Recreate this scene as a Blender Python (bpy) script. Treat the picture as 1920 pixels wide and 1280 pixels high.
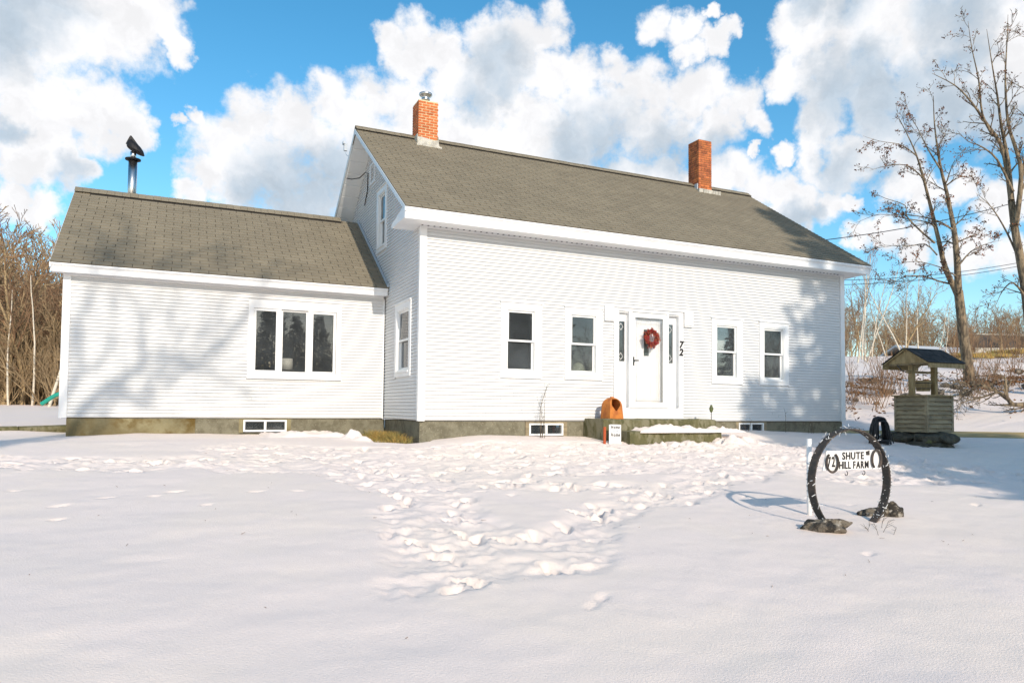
import bpy, math, random
import numpy as np
from mathutils import Matrix, Vector

for o in list(bpy.data.objects): bpy.data.objects.remove(o)
scene = bpy.context.scene
COL = scene.collection
rad = math.radians

# ------------------------------------------------------------------ camera
CAM = np.array([-4.107, -13.079, 0.214])
RT = np.array([0.90749842, -0.4199498, 0.00942206])
FW = np.array([0.41922831, 0.90689046, 0.04239479])
UP = np.array([-0.02634846, -0.03452321, 0.99905651])
FPX = 1361.0
cd = bpy.data.cameras.new('camera'); cam = bpy.data.objects.new('camera', cd); COL.objects.link(cam)
cd.sensor_width = 36; cd.lens = 36 * FPX / 1920; cd.shift_y = 68.5 / 1920
cd.clip_start = 0.05; cd.clip_end = 3000
M = Matrix.Identity(4)
for i in range(3):
    M[i][0] = RT[i]; M[i][1] = UP[i]; M[i][2] = -FW[i]; M[i][3] = CAM[i]
cam.matrix_world = M
scene.camera = cam
def at(u, v, dep):
    """point of the place seen at photo position (u, v), dep metres in front of the camera"""
    return CAM + dep * (FW + RT * (u - 960) / FPX - UP * (v - 708.5) / FPX)

# ------------------------------------------------------------------ light
SUN = np.array([0.055, 1.0, -0.485])           # direction the light travels
SUN_EL = math.atan2(0.485, math.hypot(0.055, 1.0))
SUN_AZ = math.atan2(-0.055, -1.0)              # compass angle of the sun from +Y towards +X
sl = bpy.data.lights.new('sun', 'SUN'); sl.energy = 3.9; sl.angle = rad(0.53); sl.color = (1.0, 0.89, 0.75)
so = bpy.data.objects.new('sun', sl); COL.objects.link(so)
so.rotation_euler = Vector(SUN).to_track_quat('-Z', 'Y').to_euler()
so.location = (0, -30, 30)

scene.view_settings.view_transform = 'Standard'; scene.view_settings.look = 'None'
scene.view_settings.gamma = 1; scene.view_settings.exposure = 0.0
scene.view_settings.use_curve_mapping = False
scene.render.engine = 'CYCLES'

# ------------------------------------------------------------------ sky with cumulus clouds (all round)
CLOUDS = """-9.4,23.7,3.9 -5.4,25,3.4 -2.1,26.3,1.9 -0.7,24.5,0.9 -3.9,24.2,1.6 -9.9,20.5,2.6 -8.4,19.5,2.3 -6.5,19.4,2.4 -4.4,19.2,1.8 -9.2,17.4,2.2 -3.1,19.1,1.1 -10,15.9,1.9 -8.2,15.9,1.7 -6.7,15.7,1 -8.4,13,1.3 -9.9,13,1.2 3.1,18.8,2.5 2.1,16.8,1.8 4.6,20.2,2.2 7.4,20.9,2 10.6,22,2 13.2,22,2.3 6.5,18.5,3.4 10.4,19.2,3.8 13.7,19.8,3.1 3.9,15.9,2.2 8.1,16.4,3.5 0.5,14.8,1.1 -0.5,19.8,0.5 0.7,20.6,0.7 15.4,27,1.3 17.5,27.1,1.9 19.8,26.6,1.7 23.1,27,1.9 25.2,27.7,1.9 27.1,27.9,1.6 20.7,24.7,2.5 24.2,24.7,3 27.6,24.7,2.1 16.5,25.5,1.7 16.1,22.1,2.7 20.3,21.7,3.5 24.6,21,3.9 30.6,24.9,1.9 32.7,25.3,1.5 34.8,24.1,2 38.5,23.2,2 40.1,23.4,1.5 42.4,22.4,1.7 43.6,21.1,1.1 31.4,22.1,3.1 36,21.5,3 40.5,20.8,2 28.9,19.9,3.1 33.3,17.9,1.6 35.6,17.6,1.6 37.7,16.9,1.2 36.4,28.3,1.2 38.3,27.5,1.2 40.1,26.3,0.8 41.1,26.9,0.7 38.5,26.1,0.9 40.3,28.2,0.5 45.9,26.5,1.4 48.1,26.4,2.3 46.6,24.4,1.7 51,25.6,3.2 54.6,24.9,3.4 58.4,23.8,3.2 46.2,22.9,1 49.2,23,2.3 52.3,22.1,2.6 55.5,21.2,2.8 58.9,20.2,2.7 60.9,21.6,2.6 48.8,20.8,1.7 51.9,19.5,1.8 55.2,19.3,1.6 47.7,19,1.1 49.5,18.6,1.4 51.6,18,1.7 49.8,17.1,1.7 47.7,17.7,1.2 45.5,18.5,0.8 53.2,16.9,1.3 42,17.4,1.4 40.5,17.1,1.4 43.6,16.7,1.6 45.5,16.3,1.3 46.9,15.6,1.4 48.7,14.9,1.3 50.1,14.7,0.7 45.4,14.4,1.7 43.4,18.9,0.4 52.9,15.5,1.2 54.5,14.9,1.3 56.7,15,1.2 59.1,13.6,1.5 51.8,12.4,1.2 54.1,11.8,1.3 57.3,10.8,1.6 50.1,12.2,0.9 59.6,10.2,1.2"""
GREYS = """-9.2,24.7,1.8 -10.6,23.1,1.5 8.1,15.6,2.7 5.1,15.1,1.5 11.3,17,1.9 13.7,17.9,1.2 23.9,25.5,1.6 24.6,24,0.9 22.2,23.8,1.1 31.9,20.2,1.9 36.4,19.8,1.5 29.7,20.1,1.6 40.1,19.2,1 47,27.6,0.9 49.9,27.1,1.1 49.5,21.9,1.7 52.3,20.8,2.3 55.5,19.7,2.2 53.6,21.2,1.9 58.6,19,1.8 51.6,23.2,1.3 56.8,22.9,1.2 49.8,17,1.3 51.9,16.5,0.7 46.2,14.2,1 47.6,14.3,0.7 56.6,25.7,1.5 -10.6,17.4,0.6 -7,15.5,0.8"""
world = bpy.data.worlds.new('World'); scene.world = world; world.use_nodes = True
nt = world.node_tree; nt.nodes.clear()
def N(t, kind, **kw):
    n = t.nodes.new(kind)
    for k, v in kw.items(): setattr(n, k, v)
    return n
def dirvec(az, el):
    a, e = rad(az), rad(el); return (math.sin(a) * math.cos(e), math.cos(a) * math.cos(e), math.sin(e))
def mth(t, op, a, b=None, c=None, clamp=False):
    n = N(t, 'ShaderNodeMath', operation=op, use_clamp=clamp)
    for i, x in enumerate((a, b, c)):
        if x is None: continue
        if isinstance(x, (int, float)): n.inputs[i].default_value = x
        else: t.links.new(x, n.inputs[i])
    return n.outputs[0]
def vmth(t, op, a, b):
    n = N(t, 'ShaderNodeVectorMath', operation=op)
    for i, x in enumerate((a, b)):
        if isinstance(x, tuple): n.inputs[i].default_value = x
        elif isinstance(x, float): n.inputs['Scale'].default_value = x
        else: t.links.new(x, n.inputs[i])
    return n.outputs['Value'] if op == 'DOT_PRODUCT' else n.outputs['Vector']
def noise(t, vec, scale, detail=4, rough=0.55, out='Fac'):
    n = N(t, 'ShaderNodeTexNoise'); n.inputs['Scale'].default_value = scale
    n.inputs['Detail'].default_value = detail; n.inputs['Roughness'].default_value = rough
    t.links.new(vec, n.inputs['Vector']); return n.outputs[out]
def mixc(t, fac, a, b):
    n = N(t, 'ShaderNodeMix', data_type='RGBA')
    for sock, x in ((n.inputs[0], fac), (n.inputs[6], a), (n.inputs[7], b)):
        if isinstance(x, (int, float)): sock.default_value = x
        elif isinstance(x, tuple): sock.default_value = (*x, 1)
        else: t.links.new(x, sock)
    return n.outputs[2]
def sstep(t, v, lo, hi, a=0.0, b=1.0):
    n = N(t, 'ShaderNodeMapRange', interpolation_type='SMOOTHSTEP')
    t.links.new(v, n.inputs[0])
    for i, x in enumerate((lo, hi, a, b)): n.inputs[i + 1].default_value = x
    return n.outputs[0]
tc = N(nt, 'ShaderNodeTexCoord').outputs['Generated']
dirn = vmth(nt, 'NORMALIZE', tc, (0, 0, 0))
w1 = vmth(nt, 'SUBTRACT', noise(nt, dirn, 9, 3, 0.5, 'Color'), (0.5, 0.5, 0.5))
w2 = vmth(nt, 'SUBTRACT', noise(nt, dirn, 34, 4, 0.6, 'Color'), (0.5, 0.5, 0.5))
warp = vmth(nt, 'ADD', vmth(nt, 'SCALE', w1, 0.060), vmth(nt, 'SCALE', w2, 0.042))
wd = vmth(nt, 'NORMALIZE', vmth(nt, 'ADD', dirn, warp), (0, 0, 0))
def lobes(spec, vec, grow):
    acc = None
    for e in spec.split():
        az, el, r = map(float, e.split(',')); cr = math.cos(rad(r * grow))
        d = vmth(nt, 'DOT_PRODUCT', vec, dirvec(az, el))
        k = 1.0 / (1 - cr)
        v = mth(nt, 'MULTIPLY_ADD', d, k, 1 - k)      # 1 in the middle, 0 at the radius, negative outside
        acc = v if acc is None else mth(nt, 'MAXIMUM', acc, v)
    return mth(nt, 'MAXIMUM', acc, -1.5)
inside = sstep(nt, vmth(nt, 'DOT_PRODUCT', dirn, tuple(float(x) for x in FW)), math.cos(rad(52)), math.cos(rad(44)))
cover = lobes(CLOUDS, wd, 1.12)
wide = mth(nt, 'MULTIPLY_ADD', noise(nt, wd, 2.6, 3, 0.5), 7.0, -4.15)   # fewer cumulus outside the frame, thinned to lower the ambient light
sky = N(nt, 'ShaderNodeTexSky', sky_type='NISHITA', sun_disc=False)
sky.sun_elevation = SUN_EL; sky.sun_rotation = SUN_AZ; sky.air_density = 1.0; sky.dust_density = 0.7; sky.ozone_density = 2.0
SKY_STRENGTH = 0.14
hsv = N(nt, 'ShaderNodeHueSaturation'); hsv.inputs['Hue'].default_value = 0.485; hsv.inputs['Saturation'].default_value = 1.32; hsv.inputs['Value'].default_value = 1.42
nt.links.new(sky.outputs[0], hsv.inputs['Color'])
fine = mth(nt, 'MULTIPLY_ADD', noise(nt, dirn, 26, 6, 0.62), 2.7, -1.25)
gfine = mth(nt, 'MULTIPLY_ADD', noise(nt, dirn, 14, 5, 0.6), 2.4, -1.2)
puff = sstep(nt, noise(nt, wd, 18, 5, 0.6), 0.35, 0.62, 0.90, 1.03)
k = 1.0 / SKY_STRENGTH
def cloudy(dens, grey):
    alpha = sstep(nt, mth(nt, 'ADD', dens, fine), -0.30, 0.85)
    gfac = sstep(nt, mth(nt, 'ADD', grey, gfine), -0.7, 1.4, 0.0, 0.80)
    white = mixc(nt, gfac, tuple(x * k for x in (1.0, 1.0, 1.02)), tuple(x * k for x in (0.43, 0.56, 0.69)))
    wp_ = vmth(nt, 'SCALE', white, 1.0); nt.links.new(puff, wp_.node.inputs['Scale'])
    b = N(nt, 'ShaderNodeBackground'); b.inputs['Strength'].default_value = SKY_STRENGTH
    nt.links.new(mixc(nt, alpha, hsv.outputs[0], wp_), b.inputs['Color']); return b.outputs[0]
greyw = mth(nt, 'MULTIPLY_ADD', noise(nt, wd, 3.6, 3, 0.5), 6.0, -3.2)
mixs = N(nt, 'ShaderNodeMixShader')
nt.links.new(inside, mixs.inputs[0]); nt.links.new(cloudy(wide, greyw), mixs.inputs[1]); nt.links.new(cloudy(cover, lobes(GREYS, wd, 1.5)), mixs.inputs[2])
wo = N(nt, 'ShaderNodeOutputWorld'); nt.links.new(mixs.outputs[0], wo.inputs['Surface'])
world.cycles.sampling_method = 'MANUAL'; world.cycles.sample_map_resolution = 512

# ------------------------------------------------------------------ materials
MATS = {}
def mat(name, col, rough=0.6, col2=None, nscale=4.0, nlo=0.4, nhi=0.6, stretch=(1, 1, 1), bump=None, metal=0.0, island=0.0, spec=0.4, col3=None, n3=(20, 0.55, 0.7)):
    if name in MATS: return MATS[name]
    m = bpy.data.materials.new(name); m.use_nodes = True; t = m.node_tree
    b = t.nodes['Principled BSDF']; b.inputs['Roughness'].default_value = rough; b.inputs['Metallic'].default_value = metal
    b.inputs['Specular IOR Level'].default_value = spec
    geo = N(t, 'ShaderNodeNewGeometry')
    vec = vmth(t, 'MULTIPLY', geo.outputs['Position'], stretch)
    c = None
    if col2 is not None:
        f = sstep(t, noise(t, vec, nscale, 5, 0.6), nlo, nhi); c = mixc(t, f, col, col2)
    if col3 is not None:
        f = sstep(t, noise(t, vec, n3[0], 4, 0.6), n3[1], n3[2]); c = mixc(t, f, c if c is not None else col, col3)
    if island:
        oi = N(t, 'ShaderNodeObjectInfo')
        r = mth(t, 'FRACT', mth(t, 'ADD', geo.outputs['Random Per Island'], oi.outputs['Random']))
        v = mth(t, 'MULTIPLY_ADD', r, 2 * island, 1 - island)
        n = N(t, 'ShaderNodeHueSaturation'); t.links.new(v, n.inputs['Value'])
        if c is None: n.inputs['Color'].default_value = (*col, 1)
        else: t.links.new(c, n.inputs['Color'])
        c = n.outputs[0]
    if c is None: b.inputs['Base Color'].default_value = (*col, 1)
    else: t.links.new(c, b.inputs['Base Color'])
    if bump:
        bn = N(t, 'ShaderNodeBump'); bn.inputs['Strength'].default_value = bump[1]; bn.inputs['Distance'].default_value = bump[2] if len(bump) > 2 else 0.02
        t.links.new(noise(t, vec, bump[0], 5, 0.6), bn.inputs['Height']); t.links.new(bn.outputs[0], b.inputs['Normal'])
    MATS[name] = m; return m
def glass_mat(name, tint, spread=0.0, gain=1.2, haze=0.0):
    m = bpy.data.materials.new(name); m.use_nodes = True; t = m.node_tree; t.nodes.clear()
    tr = N(t, 'ShaderNodeBsdfTransparent'); tr.inputs[0].default_value = (*tint, 1)
    gl = N(t, 'ShaderNodeBsdfGlossy'); gl.inputs['Roughness'].default_value = spread
    fr = N(t, 'ShaderNodeFresnel'); fr.inputs['IOR'].default_value = 1.5
    f2 = mth(t, 'MULTIPLY', fr.outputs[0], gain, clamp=True)
    mx = N(t, 'ShaderNodeMixShader'); t.links.new(f2, mx.inputs[0]); t.links.new(tr.outputs[0], mx.inputs[1]); t.links.new(gl.outputs[0], mx.inputs[2])
    if haze:  # dusty grey haze, also mixed in to lift panes that look black
        df = N(t, 'ShaderNodeBsdfDiffuse'); df.inputs['Color'].default_value = (0.46, 0.52, 0.56, 1)
        m2 = N(t, 'ShaderNodeMixShader'); geo = N(t, 'ShaderNodeNewGeometry')
        t.links.new(sstep(t, noise(t, geo.outputs['Position'], 3, 3, 0.5), 0.3, 0.75, haze*.75, haze*1.3), m2.inputs[0])
        t.links.new(mx.outputs[0], m2.inputs[1]); t.links.new(df.outputs[0], m2.inputs[2]); mx = m2
    o = N(t, 'ShaderNodeOutputMaterial'); t.links.new(mx.outputs[0], o.inputs['Surface'])
    return m
VINYL = mat('vinyl_siding', (0.675, 0.673, 0.665), 0.45, (0.65, 0.652, 0.645), 1.5, 0.35, 0.7, bump=(300, 0.03, 0.002))
TRIM = mat('white_trim', (0.82, 0.82, 0.81), 0.4, (0.78, 0.78, 0.775), 2.0)
SASH = mat('white_vinyl_sash', (0.80, 0.80, 0.78), 0.35)
GREYTRIM = mat('grey_rake_trim', (0.42, 0.47, 0.52), 0.5)
SHINGLE = mat('asphalt_shingle', (0.248, 0.214, 0.155), 0.9, (0.217, 0.187, 0.136), 1.1, 0.35, 0.7, bump=(220, 0.5, 0.004), island=0.06, spec=0.2, col3=(0.175, 0.15, 0.11), n3=(160, 0.5, 0.75))
ROOFDECK = mat('roof_underlay', (0.075, 0.065, 0.05), 0.95)
CONC = mat('stained_concrete', (0.25, 0.22, 0.125), 0.9, (0.155, 0.125, 0.06), 1.2, 0.4, 0.62, bump=(28, 0.5, 0.012), col3=(0.11, 0.07, 0.016), n3=(2.2, 0.46, 0.68))
CONC2 = mat('rough_parging', (0.20, 0.185, 0.13), 0.95, (0.135, 0.122, 0.082), 6.0, 0.4, 0.65, bump=(60, 0.8, 0.012), col3=(0.28, 0.25, 0.18), n3=(34, 0.6, 0.66))
BRICK = mat('orange_brick', (0.55, 0.15, 0.045), 0.85, (0.46, 0.115, 0.035), 5, island=0.16, bump=(90, 0.4, 0.006))
BRICK_OLD = mat('old_brick', (0.50, 0.155, 0.05), 0.9, (0.34, 0.10, 0.04), 4, island=0.28, bump=(90, 0.6, 0.008))
MORTAR = mat('pale_mortar', (0.72, 0.58, 0.36), 0.95, (0.62, 0.50, 0.30), 9, bump=(80, 0.5, 0.006))
MORTAR_OLD = mat('dark_mortar', (0.26, 0.17, 0.10), 0.95, (0.18, 0.11, 0.07), 9)
LEAD = mat('flashing_cement', (0.52, 0.50, 0.44), 0.8, (0.38, 0.36, 0.31), 7, bump=(25, 0.6, 0.02), col3=(0.55, 0.52, 0.3), n3=(6, 0.58, 0.7))
STEEL = mat('stainless_pipe', (0.62, 0.62, 0.60), 0.28, metal=1.0)
BLACKM = mat('black_metal', (0.012, 0.012, 0.014), 0.6, spec=0.3)
DARK = mat('dark_gap', (0.015, 0.013, 0.011), 0.9)
ROOM = mat('room_plaster', (0.30, 0.31, 0.32), 0.9)
ROOMF = mat('room_floor', (0.12, 0.095, 0.075), 0.7)
GLASS = glass_mat('window_glass', (0.86, 0.87, 0.87), 0.0, 1.2, 0.045)
SCREENG = glass_mat('screened_glass', (0.78, 0.79, 0.80), 0.02, 1.2, 0.075)
CLEAR = glass_mat('storm_glass', (0.985, 0.985, 0.985), 0.0, 0.5)
SNOW = mat('snow', (0.90, 0.772, 0.68), 0.65, (0.885, 0.76, 0.69), 0.6, spec=0.25, bump=(75, 0.35, 0.02))
GRANITE = mat('mossy_granite', (0.22, 0.20, 0.125), 0.9, (0.125, 0.115, 0.05), 4, 0.4, 0.6, bump=(30, 0.8, 0.03), col3=(0.10, 0.095, 0.04), n3=(9, 0.5, 0.62), stretch=(1, 1, 0.45))
ROCK = mat('grey_rock', (0.22, 0.185, 0.14), 0.92, (0.05, 0.043, 0.035), 9, 0.44, 0.56, bump=(22, 1.0, 0.08), col3=(0.42, 0.38, 0.32), n3=(13, 0.56, 0.64))
ROCKD = mat('dark_wet_stone', (0.10, 0.09, 0.065), 0.8, (0.05, 0.045, 0.03), 5, 0.4, 0.6, bump=(18, 1.0, 0.05), col3=(0.15, 0.15, 0.06), n3=(8, 0.58, 0.7))
BARK = mat('grey_bark', (0.27, 0.205, 0.13), 0.95, (0.10, 0.078, 0.055), 11, 0.42, 0.58, stretch=(1, 1, 0.25), bump=(14, 0.9, 0.04))
BARKT = mat('tan_bark', (0.40, 0.29, 0.155), 0.95, (0.27, 0.20, 0.115), 2, 0.4, 0.6)
TWIG = mat('brown_twig', (0.29, 0.17, 0.09), 0.9, (0.18, 0.11, 0.065), 0.5, 0.35, 0.65)
TWIGT = mat('tan_twig', (0.38, 0.27, 0.15), 0.9, (0.24, 0.17, 0.095), 0.6, 0.35, 0.65)
BIRCH = mat('birch_bark', (0.62, 0.55, 0.44), 0.8, (0.30, 0.24, 0.18), 5, 0.52, 0.68, stretch=(1, 1, 2.5))
LEAF = mat('dead_oak_leaf', (0.21, 0.075, 0.03), 0.8, (0.10, 0.04, 0.025), 2, island=0.35)
NEEDLE = mat('spruce_needles', (0.025, 0.05, 0.022), 0.8, (0.04, 0.07, 0.025), 1.5, island=0.25)
DRYGRASS = mat('dry_grass', (0.40, 0.25, 0.07), 0.9, (0.22, 0.19, 0.06), 3, 0.4, 0.6, island=0.3)
WOOD = mat('weathered_board', (0.34, 0.28, 0.175), 0.9, (0.24, 0.195, 0.125), 3, 0.38, 0.62, stretch=(1, 1, 4), bump=(40, 0.5, 0.01), island=0.1, col3=(0.11, 0.09, 0.06), n3=(5, 0.58, 0.75))
WOODL = mat('pale_old_timber', (0.36, 0.27, 0.14), 0.9, (0.24, 0.175, 0.085), 4, 0.4, 0.62, stretch=(3, 3, 1), bump=(40, 0.4, 0.01), island=0.08)
RUST = mat('orange_rusty_steel', (0.55, 0.19, 0.035), 0.75, (0.38, 0.11, 0.025), 6, 0.4, 0.65, bump=(40, 0.3, 0.006))
RUSTR = mat('red_rust', (0.42, 0.08, 0.025), 0.8)
IRON = mat('old_iron', (0.055, 0.047, 0.042), 0.75, (0.10, 0.075, 0.06), 8, 0.45, 0.65, bump=(40, 0.4, 0.006))
RUBBER = mat('black_hose', (0.012, 0.012, 0.013), 0.45)
SIGNW = mat('sign_white', (0.80, 0.79, 0.77), 0.5)
LETTER = mat('sign_black', (0.02, 0.018, 0.018), 0.5)
BERRY = mat('red_berry', (0.30, 0.012, 0.010), 0.5, (0.15, 0.02, 0.012), 30, island=0.3)
BERRYL = mat('bronze_leaf', (0.32, 0.12, 0.04), 0.7, island=0.3)
GRAVEL = mat('driveway_dirt', (0.52, 0.38, 0.17), 0.95, (0.42, 0.30, 0.14), 1.5, bump=(30, 0.5, 0.02))

# ------------------------------------------------------------------ mesh helpers
class MB:
    def __init__(s): s.v = []; s.f = []
    def box(s, x0, x1, y0, y1, z0, z1):
        n = len(s.v)
        s.v += [(x0,y0,z0),(x1,y0,z0),(x1,y1,z0),(x0,y1,z0),(x0,y0,z1),(x1,y0,z1),(x1,y1,z1),(x0,y1,z1)]
        s.f += [tuple(n+i for i in q) for q in ((0,3,2,1),(4,5,6,7),(0,1,5,4),(1,2,6,5),(2,3,7,6),(3,0,4,7))]
        return s
    def poly(s, pts):
        n = len(s.v); s.v += [tuple(p) for p in pts]; s.f.append(tuple(range(n, n+len(pts)))); return s
    def prism_x(s, prof, x0, x1):
        """profile in (y,z) swept along x"""
        n = len(s.v); k = len(prof)
        s.v += [(x0, y, z) for y, z in prof] + [(x1, y, z) for y, z in prof]
        s.f.append(tuple(range(n, n+k))); s.f.append(tuple(range(n+2*k-1, n+k-1, -1)))
        for i in range(k):
            j = (i+1) % k; s.f.append((n+j, n+i, n+k+i, n+k+j))
        return s
    def prism(s, poly, vec):
        """3D polygon swept along a vector"""
        n = len(s.v); k = len(poly); vec = np.array(vec, float)
        s.v += [tuple(p) for p in poly] + [tuple(np.array(p) + vec) for p in poly]
        s.f.append(tuple(range(n+k-1, n-1, -1))); s.f.append(tuple(range(n+k, n+2*k)))
        for i in range(k):
            j = (i+1) % k; s.f.append((n+i, n+j, n+k+j, n+k+i))
        return s
    def tube(s, pts, rr, sides=6, cap=True, closed=False):
        pts = [np.asarray(p, float) for p in pts]; m = len(pts)
        if isinstance(rr, (int, float)): rr = [rr] * m
        n0 = len(s.v)
        prev = None
        for i in range(m):
            if closed: t = pts[(i+1) % m] - pts[i-1]
            else: t = pts[min(i+1, m-1)] - pts[max(i-1, 0)]
            t = t / (np.linalg.norm(t) + 1e-9)
            if prev is None:
                a = np.array([0, 0, 1.]) if abs(t[2]) < 0.9 else np.array([1., 0, 0])
            else: a = prev
            u = a - t * (a @ t); u /= (np.linalg.norm(u) + 1e-9); w = np.cross(t, u); prev = u
            for j in range(sides):
                an = 2*math.pi*j/sides
                s.v.append(tuple(pts[i] + rr[i]*(math.cos(an)*u + math.sin(an)*w)))
        for i in range(m if closed else m-1):
            for j in range(sides):
                a = n0 + i*sides + j; b = n0 + i*sides + (j+1) % sides
                c = n0 + ((i+1) % m)*sides + (j+1) % sides; d = n0 + ((i+1) % m)*sides + j
                s.f.append((a, b, c, d))
        if cap and not closed:
            s.f.append(tuple(n0 + j for j in range(sides-1, -1, -1)))
            s.f.append(tuple(n0 + (m-1)*sides + j for j in range(sides)))
        return s
    def lathe(s, prof, c, sides=20):
        """profile of (radius, z) turned about a vertical axis through c"""
        n0 = len(s.v)
        for r, z in prof:
            for j in range(sides):
                a = 2*math.pi*j/sides; s.v.append((c[0]+r*math.cos(a), c[1]+r*math.sin(a), c[2]+z))
        for i in range(len(prof)-1):
            for j in range(sides):
                a = n0+i*sides+j; b = n0+i*sides+(j+1) % sides
                s.f.append((a, b, b+sides, a+sides))
        s.f.append(tuple(n0+j for j in range(sides-1, -1, -1)))
        s.f.append(tuple(n0+(len(prof)-1)*sides+j for j in range(sides)))
        return s
    def mesh(s, name, m, smooth=False):
        me = bpy.data.meshes.new(name); me.from_pydata([tuple(map(float, v)) for v in s.v], [], s.f)
        me.materials.append(m)
        if smooth: me.shade_smooth()
        me.update(); return me
    def build(s, name, m, parent=None, smooth=False):
        return link(name, s.mesh(name, m, smooth), parent)
def link(name, me, parent=None, loc=None, rot=None, scl=None):
    o = bpy.data.objects.new(name, me); COL.objects.link(o)
    if loc is not None: o.location = loc
    if rot is not None: o.rotation_euler = rot
    if scl is not None: o.scale = scl
    if parent is not None: adopt(o, parent)
    return o
def world_of(o):
    m = Matrix.LocRotScale(o.location, o.rotation_euler, o.scale)
    if o.parent is not None: m = world_of(o.parent) @ o.matrix_parent_inverse @ m
    return m
def adopt(o, parent):
    o.parent = parent; o.matrix_parent_inverse = world_of(parent).inverted()
def tag(o, label=None, cat=None, group=None, kind=None):
    if label: o['label'] = label
    if cat: o['category'] = cat
    if group: o['group'] = group
    if kind: o['kind'] = kind
    return o
def thing(name, label, cat, loc=(0, 0, 0), group=None):
    o = bpy.data.objects.new(name, None); COL.objects.link(o); o.location = loc; o.empty_display_size = 0.2
    return tag(o, label, cat, group)
def copy_tree(o, parent=None):
    c = o.copy(); COL.objects.link(c)
    if parent is not None: c.parent = parent
    for ch in list(o.children):
        copy_tree(ch, c)
    return c
def text_mesh(name, body, size, m, mtx, parent=None, shear=0.0, depth=0.004, spacing=1.0, offset=0.0):
    cu = bpy.data.curves.new(name, 'FONT'); cu.body = body; cu.size = size; cu.extrude = depth; cu.shear = shear
    cu.align_x = 'CENTER'; cu.align_y = 'CENTER'; cu.space_character = spacing; cu.offset = offset; cu.resolution_u = 4
    to = bpy.data.objects.new(name, cu); COL.objects.link(to)
    dg = bpy.context.evaluated_depsgraph_get()
    me = bpy.data.meshes.new_from_object(to.evaluated_get(dg)); bpy.data.objects.remove(to)
    me.transform(mtx); me.materials.clear(); me.materials.append(m)
    return link(name, me, parent)
def letter_row(body, mtx, height, width, parent, m=None, shear=0.0, depth=.003, bold=.018):
    """each letter of a line as a part of its own, the line fitted to height and width"""
    advs = []; x = 0.0; ms = []
    for ch in body:
        if ch == ' ': x += .32; continue
        cu = bpy.data.curves.new('letter', 'FONT'); cu.body = ch; cu.size = 1.0; cu.extrude = depth/height; cu.shear = shear; cu.offset = bold; cu.resolution_u = 3
        to = bpy.data.objects.new('letter', cu); COL.objects.link(to)
        me = bpy.data.meshes.new_from_object(to.evaluated_get(bpy.context.evaluated_depsgraph_get())); bpy.data.objects.remove(to)
        xs = [v.co.x for v in me.vertices]; me.transform(Matrix.Translation((x-min(xs), 0, 0))); x += max(xs)-min(xs)+.13; ms.append(me)
    tot = x-.13; sx = width/tot; sy = height/.70
    for me in ms:
        me.transform(mtx @ Matrix.Diagonal((sx, sy, height, 1)) @ Matrix.Translation((-tot/2, -.35, 0)))
        me.materials.clear(); me.materials.append(m or LETTER); link('letter', me, parent)
def basis(origin, ex, ez):
    """local x -> ex, local y -> ez, local z -> outward"""
    ex = Vector(ex).normalized(); ez = Vector(ez).normalized(); n = ex.cross(ez)
    m = Matrix.Identity(4)
    for i in range(3): m[i][0] = ex[i]; m[i][1] = ez[i]; m[i][2] = n[i]; m[i][3] = origin[i]
    return m
def smooth(a, b, x):
    t = np.clip((x - a) / (b - a), 0, 1); return t*t*(3-2*t)
def vnoise(x, y, seed=0):
    xi = np.floor(x).astype(np.int64); yi = np.floor(y).astype(np.int64); fx = x-xi; fy = y-yi
    def h(i, j):
        n = (i*374761393 + j*668265263 + seed*1442695041) & 0xffffffff
        n = ((n ^ (n >> 13)) * 1274126177) & 0xffffffff
        return ((n ^ (n >> 16)) & 0xffff) / 65535.0
    u = fx*fx*(3-2*fx); v = fy*fy*(3-2*fy)
    return (h(xi,yi)*(1-u)+h(xi+1,yi)*u)*(1-v) + (h(xi,yi+1)*(1-u)+h(xi+1,yi+1)*u)*v - 0.5
def fbm(x, y, f, o, seed=0):
    s = 0; a = 1.0
    for i in range(o):
        s = s + a*vnoise(x*f + 17.3*i, y*f - 9.1*i, seed+i); f *= 2.03; a *= 0.5
    return s
# ------------------------------------------------------------------ ground: one snow sheet
S_W, W_W = 2.498, 6.059           # wing set-back, wing length
L_M = 11.205
HS = [12, 17, 19.6, 22.5, 24.3, 27.7, 31, 34.6, 46, 57, 69, 110, 400]
HZ = [-1.0, -.66, -.47, -.37, -.20, .45, 1.15, 1.75, 3.2, 4.2, 4.5, 4.0, 4.0]
def ground_h(x, y):
    x = np.asarray(x, float); y = np.asarray(y, float)
    z = -0.36 + 0.075*np.clip(y, -18, 0)
    near = smooth(-1.6, -0.2, y) * (1 - smooth(0.3, 1.0, y))
    z = z + near*(np.interp(x, [-7, -1.2, -.25, .5, 1.3, 2.4, 4.05, 5.6, 7.2, 8.6, 10.7, 13], [0, -.02, -.075, -.005, .045, .02, -.02, .08, .13, .09, .04, .0]))
    nw = smooth(0.6, 2.2, y) * (1-smooth(3, 4, y)) * (1-smooth(-.2, .4, x))
    z = z + nw*np.interp(x, [-8, -6, -4.8, -2.6, -.9, 0], [-.03, -.01, .04, .0, .02, -.02])
    wl = 1 - smooth(-7.4, -6.1, x)
    z = z + wl*(0.12*smooth(3.2, 4.4, y) + 0.44*smooth(4.4, 22, y)) * smooth(-60, -40, -y)
    s = (x+4.1)*0.819 + (y+13.1)*0.574
    w = smooth(11.6, 15.2, x)
    z = z*(1-w) + w*np.interp(s, HS, HZ)
    z = z + 3.0*smooth(60, 160, np.hypot(x, y-10)) * smooth(20, 60, y) * (1-w)
    return z
def H(x, y): return float(ground_h(x, y))
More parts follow.
